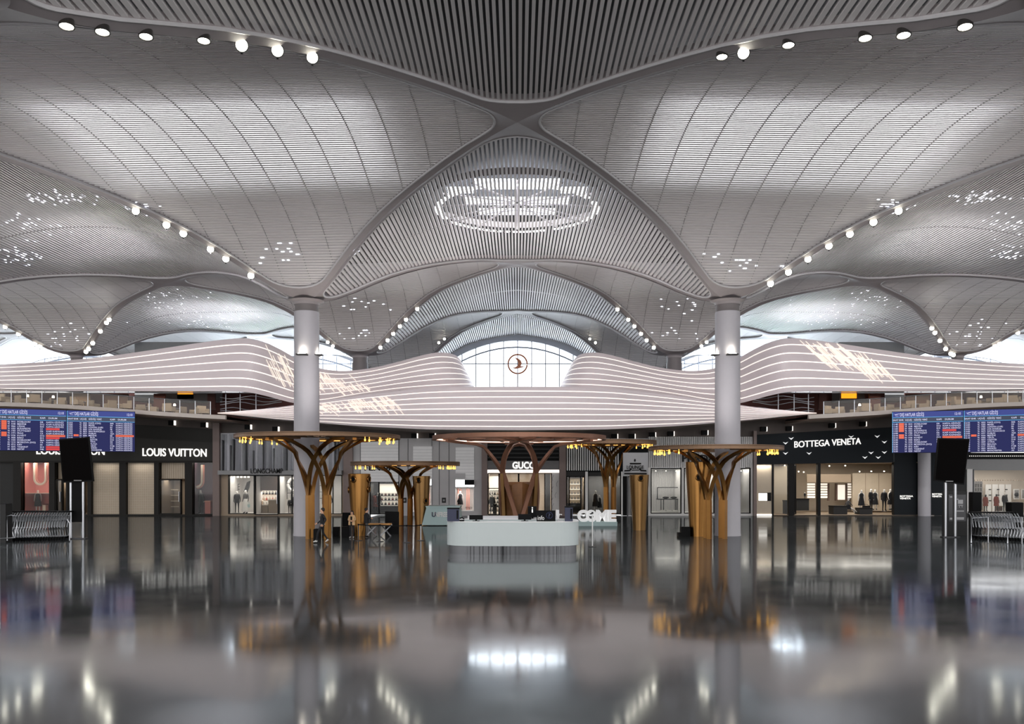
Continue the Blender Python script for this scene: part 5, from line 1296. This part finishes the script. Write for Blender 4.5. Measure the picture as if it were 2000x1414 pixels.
# ---------------------------------------------------------------- bench, black boxes
d = gd(1047); t = thing('bench', 'wooden bench with crossed metal legs behind the barrier', 'bench', P(740, 1047, d))
x0, x1 = X(716, d), X(764, d); y = d * K
for k in range(3): MB().box(x0, x1, y - .3 + k * .21, y - .11 + k * .21, .62, .70).build('seat_plank', 'wood', t)
for xx in (x0 + .28, x1 - .28):
    for s in (-1, 1): MB().bar([(xx - s * .3, y - .2, 0), (xx + s * .3, y + .15, .62)], [(0, 1, 0)] * 2, .09, .06).build('leg', 'steel', t)
MB().box(x0 + .1, x1 - .1, y - .05, y + .05, .55, .62).build('rail', 'dark_metal', t)
def plain_box(nm, lab, cat, px0, px1, py0, by, deep, m='black', lid='black_gloss'):
    d = gd(by); t = thing(nm, lab, cat, P((px0 + px1) / 2, by, d)); MB().pb(px0, px1, py0, by, d, deep).build('body', m, t); MB().pb(px0 + .6, px1 - .6, py0 - .8, py0, d, deep - .02, -.02).build('lid', lid, t)
    return t
plain_box('floor_box', 'black upright box on the floor right of the left tall column', 'box', 650, 662, 1030, 1048, .4)
plain_box('floor_box', 'second black box, wider, between the first one and the woman', 'box', 667, 683, 1030, 1049, .4)
plain_box('equipment_case', 'low black case at the foot of the left tall column', 'case', 612, 624, 1034, 1053, .4)
plain_box('folding_screen', 'tall black panel behind the woman in beige', 'panel', 668.5, 684, 1002, 1041, .1)
plain_box('folding_screen', 'wide black panel behind the right end of the bench', 'panel', 752, 779, 1000, 1043, .12)
plain_box('waste_bin', 'black bin at the foot of the right golden cone', 'bin', 1331, 1348, 1030, 1048, .5)
plain_box('equipment_case', 'low black case left of the right bin', 'case', 1325, 1331, 1041, 1048, .5)
plain_box('planter_box', 'low dark tray with white stones right of the big letters', 'planter', 1204, 1213, 1008, 1016, .6, 'charcoal', 'offwhite')
# ---------------------------------------------------------------- people
def person(label, px, by, h, pose, cols, rz, slim=1.0):
    d = gd(by); t = thing('person', label, 'person', (0, 0, 0)); t.location = (X(px, d), d * K, 0); t.rotation_euler = (0, 0, rz); s = h * d * U / 1.74; t.scale = (s, s, s)
    o = add_mesh('body', body_mesh('body', pose, cols, True, slim), t)
    hd = Vector(figure_skeleton(pose)['brow'])
    for s_ in (-1, 1): MB().ball(hd + Vector((s_ * .034, -.088, -.012)), .011, 6, 5).build('eye', 'black', t)
    MB().box(hd.x - .026, hd.x + .026, hd.y - .088, hd.y - .078, hd.z - .078, hd.z - .070).build('mouth', 'rust_cloth', t)
    return t, hd
walk = dict(hipL=(.09, -.02, .90), kneL=(.10, -.24, .50), ankL=(.10, -.30, .10), helL=(.10, -.27, .05), toeL=(.11, -.47, .06), hipR=(-.09, .02, .90), kneR=(-.10, .05, .49), ankR=(-.10, .30, .14), helR=(-.10, .34, .13), toeR=(-.10, .16, .03),
            elbL=(.24, .16, 1.17), wriL=(.22, .02, .96), palL=(.21, -.04, .91), elbR=(-.24, -.04, 1.14), wriR=(-.22, -.2, .99), palR=(-.21, -.26, .96))
t, hd = person('person in black top and trousers walking left past the tall column', 629.5, 1060, 67, walk, ['skin', 'dark_cloth', 'dark_cloth', 'shoe'], -1.25)
MB().ball(hd + Vector((0, .042, .022)), .108, 14, 10, (.92, .95, 1)).build('hair', 'hair', t, True)
MB().box(-.16, .16, -.13, .13, .93, .955).build('belt', 'midgrey', t)
crossed = dict(elbL=(.24, -.02, 1.16), wriL=(.02, -.2, 1.13), palL=(-.05, -.2, 1.15), elbR=(-.24, -.02, 1.16), wriR=(-.02, -.23, 1.1), palR=(.05, -.22, 1.09), ankL=(.09, .02, .09), ankR=(-.09, .02, .09))
t, hd = person('person in a beige cardigan with long hair standing with folded arms', 687.5, 1051, 53, crossed, ['skin', 'cardigan', 'dark_cloth', 'shoe'], -.1, .92)
MB().loft([[(hd.x + x * math.cos(a * PI / 8), hd.y + o_ + y * math.sin(a * PI / 8), hd.z + z) for a in range(16)] for z, x, y, o_ in ((-.42, .10, .04, .10), (-.2, .125, .06, .07), (.0, .115, .085, .03), (.06, .10, .09, .015), (.105, .05, .05, .01))]).build('hair', 'hair', t, True)
b = MB()
for s_ in (-1, 1): b.loft([[(s_ * x0_, y0_, z), (s_ * x1_, y1_, z), (s_ * x1_, y1_ + .03, z), (s_ * x0_, y0_ + .03, z)] for z, x0_, y0_, x1_, y1_ in ((.84, .06, -.18, .21, -.1), (.95, .06, -.18, .21, -.1), (1.2, .06, -.17, .19, -.08), (1.42, .05, -.1, .13, -.06))])
b.build('cardigan_front', 'cardigan', t); MB().box(-.06, .06, -.165, -.14, .95, 1.4).build('shirt', 'sign_dark', t)
still = dict(elbR=(-.22, -.08, 1.15), wriR=(-.12, -.24, 1.1), palR=(-.07, -.28, 1.12))
t, hd = person('person in dark jacket and grey trousers standing behind the barrier', 716, 1050, 57, still, ['skin', 'dark_cloth', 'grey_cloth', 'black'], 1.9)
MB().ball(hd + Vector((0, .042, .022)), .108, 14, 10, (.92, .95, 1)).build('hair', 'hair', t, True)
MB().loft([[(x * math.cos(a * PI / 8), y * math.sin(a * PI / 8), z) for a in range(16)] for z, x, y in ((.86, .19, .17), (1.1, .175, .155), (1.35, .19, .17), (1.45, .1, .09))]).build('jacket', 'dark_cloth', t, True)
# ---------------------------------------------------------------- flight boards
ROWS_A = [('11:40', '12:10', 'RQ', '0415', 'DÜSELDORF', 'D8', 'KAPIYA GİDİNİZ', 0), ('11:45', '12:30', 'TK', '0108', 'MEDİNE', 'D12', 'KAPI KAPANDI', 0), ('11:55', '12:20', 'SV', '0266', 'CİDDE', 'B10', 'KAPIYA GİDİNİZ', 0), ('11:55', '12:25', 'TK', '1033', 'BUDAPEŞTE', 'C1', '', 1), ('12:00', '', 'TK', '1703', 'STUTTGART', 'D6', 'KAPI KAPANDI', 0), ('12:10', '12:35', 'TK', '1771', 'PRAG', 'C3', 'KAPI KAPANDI', 0), ('12:15', '12:40', 'KU', '0156', 'KUVEYT', 'D12', '', 2), ('12:20', '', 'TK', '0430', 'BAKÜ', 'B13', '', 1), ('12:20', '', 'TK', '1525', 'DÜSELDORF', 'B6A', 'KAPIYA GİDİNİZ', 0), ('12:30', '', 'SU', '2131', 'MOSKOVA (SVO)', 'C4', 'KAPIYA GİDİNİZ', 0), ('12:30', '', 'PS', '0712', 'KIEV', 'E4', 'KAPIYA GİDİNİZ', 0), ('12:35', '', 'HY', '0272', 'TAŞKENT', 'B14', '', 1), ('12:35', '', 'IA', '0220', 'NECEF', 'F4B', '', 1)]
ROWS_B = [('12:55', '', 'TK', '1825', 'PARİS (CDG)', 'B6B', 'KAPIYA GİDİNİZ', 0), ('13:00', '', 'TK', '0283', 'MINSK', 'D4', 'KAPIYA GİDİNİZ', 0), ('13:00', '', 'TK', '1985', 'LONDRA (LHR)', 'B3', 'KAPIYA GİDİNİZ', 0), ('13:05', '', 'TK', '0009', 'LOS ANGELES', 'F8', 'KAPIYA GİDİNİZ', 0), ('13:05', '', 'TK', '0079', 'SAN FRANCISCO', 'A2', 'KAPIYA GİDİNİZ', 0), ('13:05', '', 'TK', '1977', 'DUBLIN', 'A6A', 'KAPIYA GİDİNİZ', 0), ('13:10', '13:30', 'SV', '0256', 'MEDİNE', 'B8', '', 2), ('13:10', '', 'TK', '0382', 'TİFLİS', 'D14', 'KAPIYA GİDİNİZ', 0), ('13:10', '', 'TK', '0651', 'CEZAYİR', 'D10', 'KAPIYA GİDİNİZ', 0), ('13:15', '', 'TK', '1849', 'ATİNA', 'D3', 'KAPIYA GİDİNİZ', 0), ('13:15', '', 'TK', '1303', 'MALAGA', 'C2', 'KAPIYA GİDİNİZ', 0), ('13:20', '', 'TK', '1317', 'BİLBAO', 'F12B', 'KAPIYA GİDİNİZ', 0), ('13:20', '', 'TK', '1859', 'MADRİD', 'B15', 'KAPIYA GİDİNİZ', 0), ('13:25', '', 'TK', '1995', 'MANCHESTER', 'A3', 'KAPIYA GİDİNİZ', 0)]
COLS = [(.012, .085), (.105, .17), (.185, .215), (.235, .29), (.315, None), (.63, None), (.715, None)]
def board(label, Lp, Rp, z0, z1, rows):
    """panel from plan point Lp to Rp (x, y); local x runs along the face, the face looks at local -y"""
    L, R = Vector(Lp), Vector(Rp); W = (R - L).length; a = math.atan2((R - L).y, (R - L).x); H = z1 - z0
    t = thing('flight_board', label, 'departure board', (L.x, L.y, z0), group='departure boards'); t.rotation_euler = (0, 0, a); WL[t.name] = (0, 0, 0)
    MB().box(0, W, 0, .3, 0, H).build('cabinet', 'black', t)
    s = MB().box(.03, W - .03, -.02, 0, .03, H - .03).build('screen', 'screen_blue', t)
    top = H - .06; hh = H * .125
    MB().box(.03, W - .03, -.028, -.02, top - hh, top + .02).build('title_bar', 'screen_bar', s)
    MB().box(.03, W - .03, -.026, -.02, top - hh * 1.9, top - hh * 1.12).build('heading_bar', 'screen_head', s)
    MB().box(.03, W - .03, -.03, -.02, top - hh * 1.1, top - hh).box(.03, W - .03, -.03, -.02, top - hh * 2.0, top - hh * 1.9).box(.02, .06, -.03, -.02, .03, top).build('rule', 'screen_line', s)
    def put_text(body, x, zc, h, w=None, m='screen_text', nm='lettering', bold=.015, mb=None):
        vs, fs = text_geo(body, .0, bold); hh_ = .7; k = h / hh_
        xs = [v.x for v in vs]; wx = (max(xs) - min(xs)) * k; sx = k * ((w / wx) if w else 1)
        mb.add([(x + (v.x - min(xs)) * sx, -.034, zc + v.y * k) for v in vs], fs)
    b = MB(); put_text('DIŞ HATLAR GİDİŞ', W * .115, top - hh * .8, hh * .6, W * .34, mb=b); put_text('12:10', W * .88, top - hh * .72, hh * .45, W * .08, mb=b); b.build('title', 'screen_text', s)
    b = MB(); z = top - hh * .75
    b.add([(W * (.02 + x), -.034, z + y * hh) for x, y in ((0, .35), (.016, .33), (.03, .18), (.085, .42), (.09, .52), (.03, .34))], [tuple(range(6))]).add([(W * (.02 + x), -.034, z + y * hh) for x, y in ((.03, .0), (.075, .0), (.075, .06), (.03, .06))], [(0, 1, 2, 3)]).build('plane_symbol', 'screen_text', s)
    b = MB()
    for tx, x in (('SAAT', .012), ('EHK', .105), ('UÇUŞ', .19), ('GİDİŞ YERİ', .315), ('KAPI', .63), ('DURUM', .745)): put_text(tx, W * x, top - hh * 1.66, hh * .3, mb=b)
    b.build('heading', 'screen_text', s)
    z_top = top - hh * 2.1; rh = (z_top - .05) / len(rows); cols = [MB() for _ in COLS]
    for i, r in enumerate(rows):
        z = z_top - rh * (i + .82); h = rh * .66
        for j, (x0_, x1_) in enumerate(COLS):
            if not r[j] or (j == 1): continue
            put_text(r[j], W * x0_, z, h, W * (x1_ - x0_) if x1_ else (W * .245 if j == 6 else None), mb=cols[j])
        if r[1]: MB().add([(W * .1, -.03, z - rh * .12), (W * .172, -.03, z - rh * .12), (W * .172, -.03, z + rh * .85), (W * .1, -.03, z + rh * .85)], [(0, 1, 2, 3)]).build('orange_delay', 'screen_orange', s)
        if r[7]: MB().add([(W * .71, -.03, z - rh * .1), (W * (.98 if r[7] == 2 else .9), -.03, z - rh * .1), (W * (.98 if r[7] == 2 else .9), -.03, z + rh * .8), (W * .71, -.03, z + rh * .8)], [(0, 1, 2, 3)]).build('red_status' if r[7] == 1 else 'orange_status', 'screen_red' if r[7] == 1 else 'screen_orange', s)
    for m_, nm in zip(cols, ('time', 'delay', 'airline', 'flight_number', 'destination', 'gate', 'status')):
        if m_.v: m_.build(nm + '_lettering', 'screen_text', s)
    b = MB()
    for q in (.2, .8): b.box(W * q - .06, W * q + .06, .3, 1.6, H - .5, H - .38)
    b.build('bracket', 'dark_metal', t)
    return t
def plan(px, d): return (X(px, d), d * K)
bz = lambda y, d: Z(y, d)
ZT, ZB = Z(804, 1.36), Z(883, 1.36)
pA, pB, pC = plan(-12, 1.285), plan(130.2, 1.325), plan(264, 1.36)
board('blue departure board at the far left edge, listing earlier flights', pA, pB, ZB, ZT, ROWS_A)
board('blue departure board left, partly behind the dark tilted screen, later flights', pB, pC, ZB, ZT, ROWS_B)
qA, qB, qC = plan(1742, 1.36), plan(1882, 1.325), plan(2032, 1.285)
ZB2 = Z(885, 1.36)
board('blue departure board right, beside the chevron shop, earlier flights', qA, qB, ZB2, ZT, ROWS_A)
board('blue departure board at the far right edge, listing later flights', qB, qC, ZB2, ZT, ROWS_B)
# ---------------------------------------------------------------- dark tilted screens on stands
def tilted_screen(label, corners, d, poles, by, extra):
    t = thing('display_screen', label, 'screen', P(poles[0], by, d)); g = gd(by); 
    a = [P(x, y, g) for x, y in corners]
    MB().prism(a, Vector((0, .14, 0))).build('case', 'black', t)
    c = sum(a, Vector((0, 0, 0))) / 4; inn = [c + (p - c) * .94 - Vector((0, .012, 0)) for p in a]; MB().add(inn, [(0, 1, 2, 3)]).build('glass', 'black_gloss', t)
    p = a[3].lerp(a[2], .5) + Vector((0, -.02, .06)); MB().box(p.x - .2, p.x + .2, p.y - .01, p.y + .02, p.z, p.z + .05).build('badge', 'midgrey', t)
    for x in poles: MB().lathe([(.07, 0), (.07, Z(900, g))], (X(x, g), g * K + .25, 0), 16).build('pole', 'steel', t, True)
    MB().box(X(poles[0], g) - .2, X(poles[-1], g) + .2, g * K + .05, g * K + .45, 0, .05).build('base_plate', 'dark_metal', t)
    if extra: MB().box(X(poles[0], g) + .08, X(poles[-1], g) - .08, g * K + .2, g * K + .3, Z(1020, g), Z(940, g)).build('back_panel', 'black', t)
    MB().box(X(poles[0], g) - .05, X(poles[-1], g) + .05, g * K + .12, g * K + .3, Z(902, g), Z(898, g)).build('mount', 'dark_metal', t)
tilted_screen('black tilted portrait screen on two poles in front of the left flight board', [(115, 857.5), (173, 853), (182, 940), (122, 943)], 0, (134, 158), 1053, True)
tilted_screen('black tilted portrait screen on poles in front of the right flight board', [(1833, 855), (1894, 857), (1883, 947), (1825, 939)], 0, (1851, 1870), 1050, False)
d = gd(1046); t = thing('information_kiosk', 'dark kiosk panel with trolley symbol under the right tilted screen', 'kiosk', P(1867, 1046, d))
MB().pb(1846, 1889, 960, 1046, d, .35).build('body', 'charcoal', t); MB().pb(1863, 1886, 966, 1018, d, .02, .03).build('poster', 'dark_metal', t); MB().pb(1852, 1860, 966, 1018, d, .02, .03).build('side_poster', 'dark_metal', t)
b = MB(); b.pb(1870, 1880, 976, 984, d, .02, .05).pb(1868, 1871, 974, 976, d, .02, .05).pb(1871, 1880, 986, 987.5, d, .02, .05)
for x in (1873, 1878): b.ball(P(x, 990, d) + Vector((0, -.05, 0)), .035, 8, 6)
b.build('trolley_symbol', 'grey', t); MB().pb(1867, 1882, 997, 999, d, .02, .05).pb(1867, 1882, 1010, 1015, d, .02, .05).pb(1854, 1859, 969, 972, d, .02, .05).pb(1854, 1859, 1011, 1015, d, .02, .05).build('caption_bar', 'grey', t)
# ---------------------------------------------------------------- luggage trolleys
def make_trolley():
    t = thing('luggage_trolley', 'x', 'luggage trolley')
    for s in (-1, 1):
        MB().tube([(.0, s * .3, .13), (.06, s * .3, .5), (-.02, s * .3, .95), (-.16, s * .3, 1.18)], .02, 6).build('side_upright', 'steel', t, True)
        MB().tube([(.02, s * .3, .13), (.45, s * .24, .12), (.8, s * .16, .13)], .02, 6).build('base_rail', 'steel', t, True)
        w = MB().tube([(.02, s * .3 - .02, .07), (.02, s * .3 + .02, .07)], .07, 12).build('wheel', 'black', t)
    MB().tube([(.78, -.02, .06), (.78, .02, .06)], .06, 12).build('wheel', 'black', t)
    MB().tube([(-.16, -.34, 1.18), (-.16, .34, 1.18)], .028, 8).build('handle', 'black', t)
    b = MB()
    for s in (-1, 1): b.tube([(-.08, s * .28, 1.0), (.2, s * .24, .98), (.22, s * .24, .8), (.0, s * .28, .78)], .013, 5)
    for k in range(6): b.tube([(-.08, -.28 + k * .112, 1.0), (.0, -.28 + k * .112, .78), (.22, -.24 + k * .096, .8), (.2, -.24 + k * .096, .98)], .008, 4)
    b.build('basket', 'steel', t)
    MB().box(.05, .75, -.2, .2, .12, .15).build('platform', 'steel', t)
    MB().tube([(.80, -.17, .13), (.86, -.17, .4), (.84, -.15, .52), (.84, .15, .52), (.86, .17, .4), (.80, .17, .13)], .018, 6).build('front_hoop', 'steel', t, True)
    return t
TR = make_trolley(); first = True
def trolley_row(px0, px1, by0, by1, n, side, topy):
    global first
    for k in range(n):
        q = k / (n - 1); by = by0 + (by1 - by0) * q; px = px0 + (px1 - px0) * q; d = gd(by)
        place(TR, (X(px, d), d * K, 0), PI if side == 'left' else 0, '%s nested luggage trolley of the %s row, counted from its outer end' % (ORD[k], side), 'nested luggage trolleys', first, (by - topy) * d * U / 1.2); first = False
trolley_row(22, 132, 1056, 1053, 22, 'left', 998)
trolley_row(1905, 1985, 1052, 1056, 15, 'right', 1000)
def rail(label, pts, by):
    d = gd(by); o = MB()
    o.tube([P(x, y, d) for x, y in pts], .035, 8).build('guard_rail', 'steel'); ob = C.objects[-1] if False else None
for lab, pts, by in (('steel guard rail around the left trolley row', [(0, 1052), (30, 1050), (33, 1030), (33, 1008), (22, 1006), (14, 1008), (14, 1056)], 1060), ('steel guard rail post at the right end of the left trolleys', [(136, 1056), (136, 1022), (131, 1014)], 1058), ('steel guard rail around the right trolley row', [(1897, 1060), (1897, 1012), (1930, 1010), (1930, 1060)], 1061), ('steel guard rail post amid the right trolleys', [(1968, 1061), (1968, 1012), (1996, 1010), (1996, 1062)], 1062)):
    d = gd(by); o = MB().tube([P(x, y, d) for x, y in pts], .03, 8).build('guard_rail', 'steel', None, True); tag(o, lab, 'guard rail')
plain_box('ticket_machine', 'dark machine at the far left edge beside the trolleys', 'machine', -14, 11, 985, 1060, .6, 'charcoal', 'black')
plain_box('payment_terminal', 'dark machine behind the right trolley row', 'machine', 1976, 1999, 982, 1046, .6, 'black', 'charcoal')
plain_box('payment_terminal', 'black bulky case left of the far right mannequins', 'machine', 1900, 1917, 962, 1040, .5, 'black', 'charcoal')

for (px, d, z, pw) in ((622, .94, 5.75, 130), (792, 1.19, 4.35, 80), (1014, 1.07, 5.8, 430), (1397, .94, 4.95, 130), (148, .94, 5.6, 300), (1862, .96, 5.6, 300)):
    area('ceiling_fill', (X(px, d), d * K, z), 2.2, 2.2, pw, (PI + .62 if px in (148, 1862) else PI - .12, 0, 0), (1, .94, .91), 120)  # upward fill without fixtures, added to brighten the ceiling
for px in (-100, 250, 620, 1010, 1400, 1770, 2120):
    area('rear_vault_fill', (X(px, 1.62), 1.62 * K, Z(764, 1.43) + .5), 6, 3, 260, (PI, 0, 0), (.95, .97, 1))  # unseen upward lights added to fill the rear vaults

# spot beams added near the ribs to brighten the striped fascias
def beam(p, q, pw, cone=56, col=(1, .955, .97)):
    l = bpy.data.lights.new('fascia_fill_beam', 'SPOT'); l.energy = pw; l.color = col; l.spot_size = math.radians(cone); l.spot_blend = 1; l.shadow_soft_size = .3
    o = bpy.data.objects.new('fascia_fill_beam', l); C.objects.link(o); o.location = p; o.rotation_euler = (Vector(q) - Vector(p)).to_track_quat('-Z', 'Y').to_euler()
for s in (0, 1):
    m = (lambda x: 2020 - x) if s else (lambda x: x)
    ca, jb = COL(s, 1), J(-1 if not s else 1, 0)
    for px, tx, ty, pw in ((411, 470, 715, 2700), (325, 250, 725, 2700), (265, 20, 740, 2700)):
        p = rib_point(ca, jb, m(px)) - Vector((0, .3, .5)); beam(p, P(m(tx), ty, 1.4), pw)
    p = rib_point(COL(s, 1), J(0, 0), m(800)) - Vector((0, -.6, .6)); beam(p, P(m(870), 775, 1.36), 1500, 50); beam(p, P(m(700), 760, 1.38), 1300, 50)
# ---------------------------------------------------------------- daylight, camera, view
w = bpy.data.worlds.new('World'); bpy.context.scene.world = w; w.use_nodes = True
# bright overcast sky: strongest through the glass fronts behind and ahead, weaker along the flanks of the hall
nt = w.node_tree; bg = nt.nodes['Background']; bg.inputs[0].default_value = (1, .985, .98, 1)
tc = nt.nodes.new('ShaderNodeTexCoord'); sp = nt.nodes.new('ShaderNodeSeparateXYZ'); pw = nt.nodes.new('ShaderNodeMath'); pw.operation = 'MULTIPLY'
mr = nt.nodes.new('ShaderNodeMapRange'); mr.inputs[3].default_value = 1.3; mr.inputs[4].default_value = 3.7
nt.links.new(tc.outputs['Generated'], sp.inputs[0]); nt.links.new(sp.outputs['Y'], pw.inputs[0]); nt.links.new(sp.outputs['Y'], pw.inputs[1])
nt.links.new(pw.outputs[0], mr.inputs[0]); nt.links.new(mr.outputs[0], bg.inputs[1])
cam = bpy.data.cameras.new('camera'); co = bpy.data.objects.new('camera', cam); C.objects.link(co)
co.location = (0, 0, EYE); co.rotation_euler = (PI / 2, 0, 0)
cam.sensor_width = 36; cam.lens = 1762 / 2000 * 36; cam.shift_x = -10 / 2000; cam.shift_y = (930 - 707) / 2000
cam.clip_end = 400; cam.clip_start = .2
bpy.data.scenes.remove(TEMP)
sc = bpy.context.scene; sc.camera = co
sc.view_settings.view_transform = 'Standard'; sc.view_settings.look = 'None'
sc.view_settings.exposure = 0; sc.view_settings.gamma = 1; sc.view_settings.use_curve_mapping = False
sc.cycles.max_bounces = 6; sc.cycles.diffuse_bounces = 3; sc.cycles.glossy_bounces = 4; sc.cycles.transparent_max_bounces = 12
sc.cycles.caustics_reflective = False; sc.cycles.caustics_refractive = False
sc.cycles.sample_clamp_indirect = 6
sc.cycles.use_denoising = True
